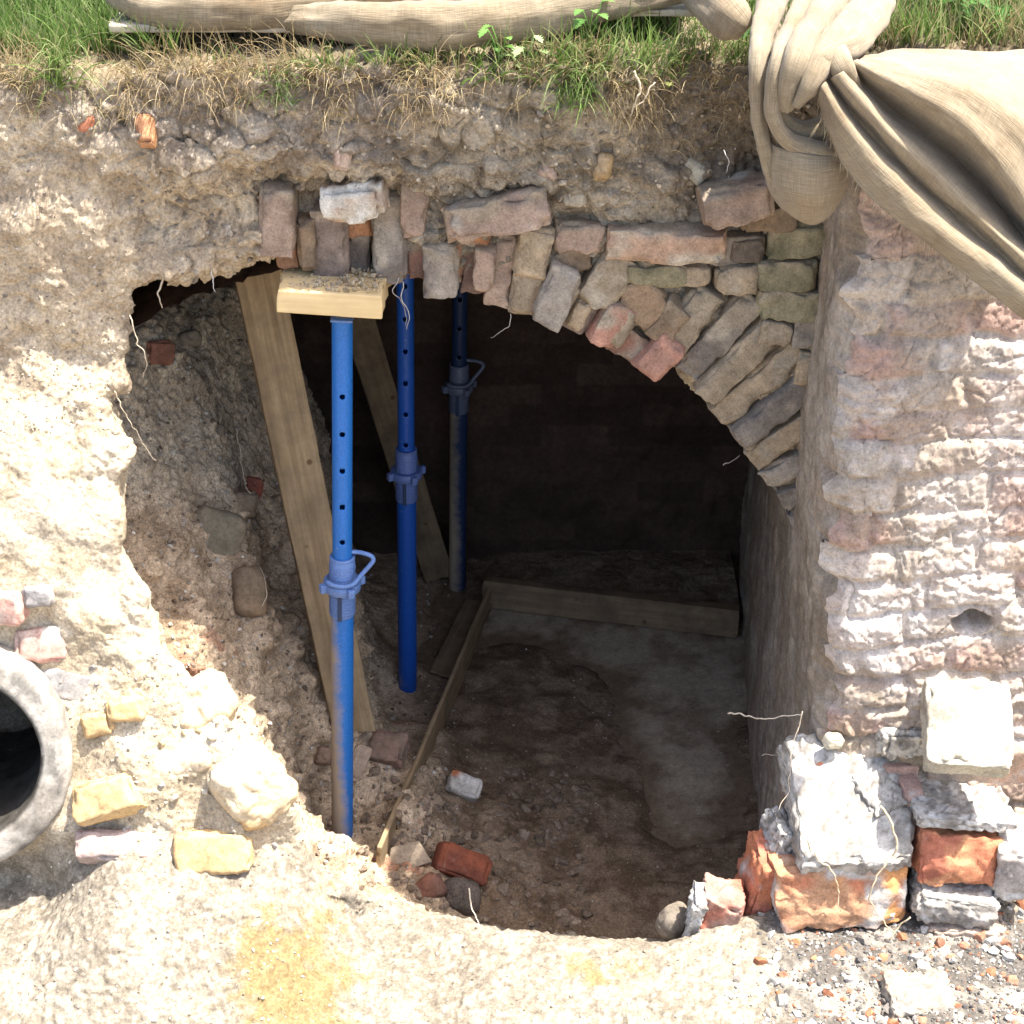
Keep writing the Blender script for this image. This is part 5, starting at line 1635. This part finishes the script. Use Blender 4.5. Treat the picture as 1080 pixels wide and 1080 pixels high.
# ------------------------------------------------------------------ loose grit: pebbles, crumbs
def ico():
    import bmesh
    bm = bmesh.new(); bmesh.ops.create_icosphere(bm, subdivisions=2, radius=1)
    V_ = np.array([v_.co[:] for v_ in bm.verts], np.float32); F_ = np.array([[l.index for l in fc.verts] for fc in bm.faces]); bm.free()
    return V_, F_
IV, IF = ico()
def scatter(name, picks, smin, smax, cols, mat, seed, power=2.5, sink=.3):
    r_ = np.random.default_rng(seed)
    variants = []
    for k in range(8):
        v_ = IV * (1 + .28 * fbm(IV + k * 9.1, 1.1, 2, k))[:, None]
        pr_ = np.random.default_rng(k + 50)
        for _ in range(7):
            pn = pr_.normal(size=3); pn /= np.linalg.norm(pn)
            v_ = v_ - np.maximum(0, v_ @ pn - pr_.uniform(.45, .75))[:, None] * pn.astype(np.float32)
        variants.append(v_)
    n = len(picks)
    Vs = np.empty((n, len(IV), 3), np.float32); Cs = np.empty((n, len(IV), 3), np.float32)
    for k, (p_, n_) in enumerate(picks):
        s = smin + (smax - smin) * r_.random() ** power
        R = np.array(Matrix.Rotation(r_.random() * 6.3, 3, Vector(r_.normal(size=3))), np.float32)
        v_ = (variants[k % 8] * np.array((1, .6 + .4 * r_.random(), .5 + .4 * r_.random()), np.float32)) @ R.T * s
        Vs[k] = v_ + np.array(p_, np.float32) + np.array(n_, np.float32) * s * (.5 - sink)
        Cs[k] = np.array(cols[r_.integers(len(cols))]) * (.75 + .5 * r_.random())
    f = (IF[None] + (np.arange(n) * len(IV))[:, None, None]).reshape(-1, 3)
    o = mk(name, Vs.reshape(-1, 3), f, mat, colr=Cs.reshape(-1, 3), smooth=False)
    return tag(o, kind="stuff")
def picks(n, x0, x1, y0, y1, bvh, seed, cond=None):
    r_ = random.Random(seed); out = []
    t = 0
    while len(out) < n and t < n * 4:
        t += 1
        px, py = r_.uniform(x0, x1), r_.uniform(y0, y1)
        if cond and not cond(px, py, r_): continue
        h_, n_ = cast(px, py, bvh)
        if h_ is not None: out.append((h_, n_))
    return out
PALEC = [(.34, .30, .24), (.22, .18, .13), (.46, .42, .36), (.48, .33, .2), (.36, .33, .30)]
DARKC = [(.14, .13, .125), (.09, .085, .08), (.30, .29, .27), (.48, .45, .42), (.20, .18, .16), (.32, .16, .10), (.12, .11, .10)]
SOILC = [(.30, .25, .19), (.40, .33, .24), (.24, .2, .16), (.45, .39, .31), (.19, .16, .13)]
RUBC = [(.27, .23, .18), (.20, .16, .12), (.38, .35, .30), (.16, .12, .09), (.48, .45, .40), (.26, .18, .12)]
scatter("gravel", picks(2600, -20, 1100, 905, 1110, bank_bvh, 31), .001, .006, PALEC[:3], M_PEBBLE, 1, 4, .5)
scatter("gravel", picks(3600, 770, 1110, 950, 1110, bank_bvh, 32, lambda x, y, r_: r_.random() < (x - 770) / 150), .0015, .008, DARKC, M_PEBBLE, 2, 3, .45)
scatter("gravel", picks(280, 720, 1110, 955, 1110, bank_bvh, 39, lambda x, y, r_: r_.random() < (x - 740) / 150), .006, .024, DARKC[2:6] + [(.40, .17, .09), (.42, .40, .36)], M_STONE, 9, 2.2, .5)
scatter("soil_crumbs", picks(4200, -20, 860, 70, 330, bank_bvh, 33), .001, .007, SOILC, M_PEBBLE, 3, 4, .5)
scatter("soil_crumbs", picks(260, 180, 860, 100, 330, bank_bvh, 40), .005, .016, SOILC, M_SOIL, 10, 2, .5)
scatter("soil_crumbs", picks(1000, -20, 170, 330, 460, bank_bvh, 34), .001, .006, SOILC[:4], M_PEBBLE, 4, 4, .5)
scatter("soil_crumbs", picks(900, 0, 330, 690, 905, bank_bvh, 35, lambda x, y, r_: x > 60 or y > 880), .001, .007, PALEC[:3] + SOILC[:2], M_PEBBLE, 5, 4, .5)
scatter("small_stones", picks(40, 60, 330, 690, 900, bank_bvh, 41), .005, .016, [(.46, .34, .2), (.42, .37, .29), (.28, .26, .24), (.44, .30, .24)], M_STONE, 12, 1.8, .55)
scatter("rubble_crumbs", picks(6500, 120, 480, 300, 960, rub_bvh, 36), .001, .009, RUBC, M_PEBBLE, 6, 4, .4)
scatter("rubble_crumbs", picks(900, 440, 800, 660, 990, rub_bvh, 37), .001, .005, [(.22, .18, .14), (.34, .30, .25), (.16, .12, .085), (.46, .42, .36)], M_PEBBLE, 7, 5, .4)
scatter("rubble_crumbs", picks(380, 380, 620, 810, 985, rub_bvh, 38), .006, .026, [(.19, .145, .105), (.23, .175, .13), (.16, .12, .085)], M_RUBBLE, 8, 2.5, .5)
bb_pts = []
for _ in range(1000):
    x_ = random.uniform(-.115, .115); y_ = random.uniform(-.09, .095)
    bb_pts.append((hb.matrix_world.translation + Vector((x_, y_, 0)) + Vector((0, 0, .029)), Vector((0, 0, 1))))
scatter("soil_crumbs", bb_pts, .001, .008, [(.42, .33, .21), (.36, .28, .18), (.48, .39, .27)], M_PEBBLE, 11, 3, .3)
print("built", time.time() - T0)
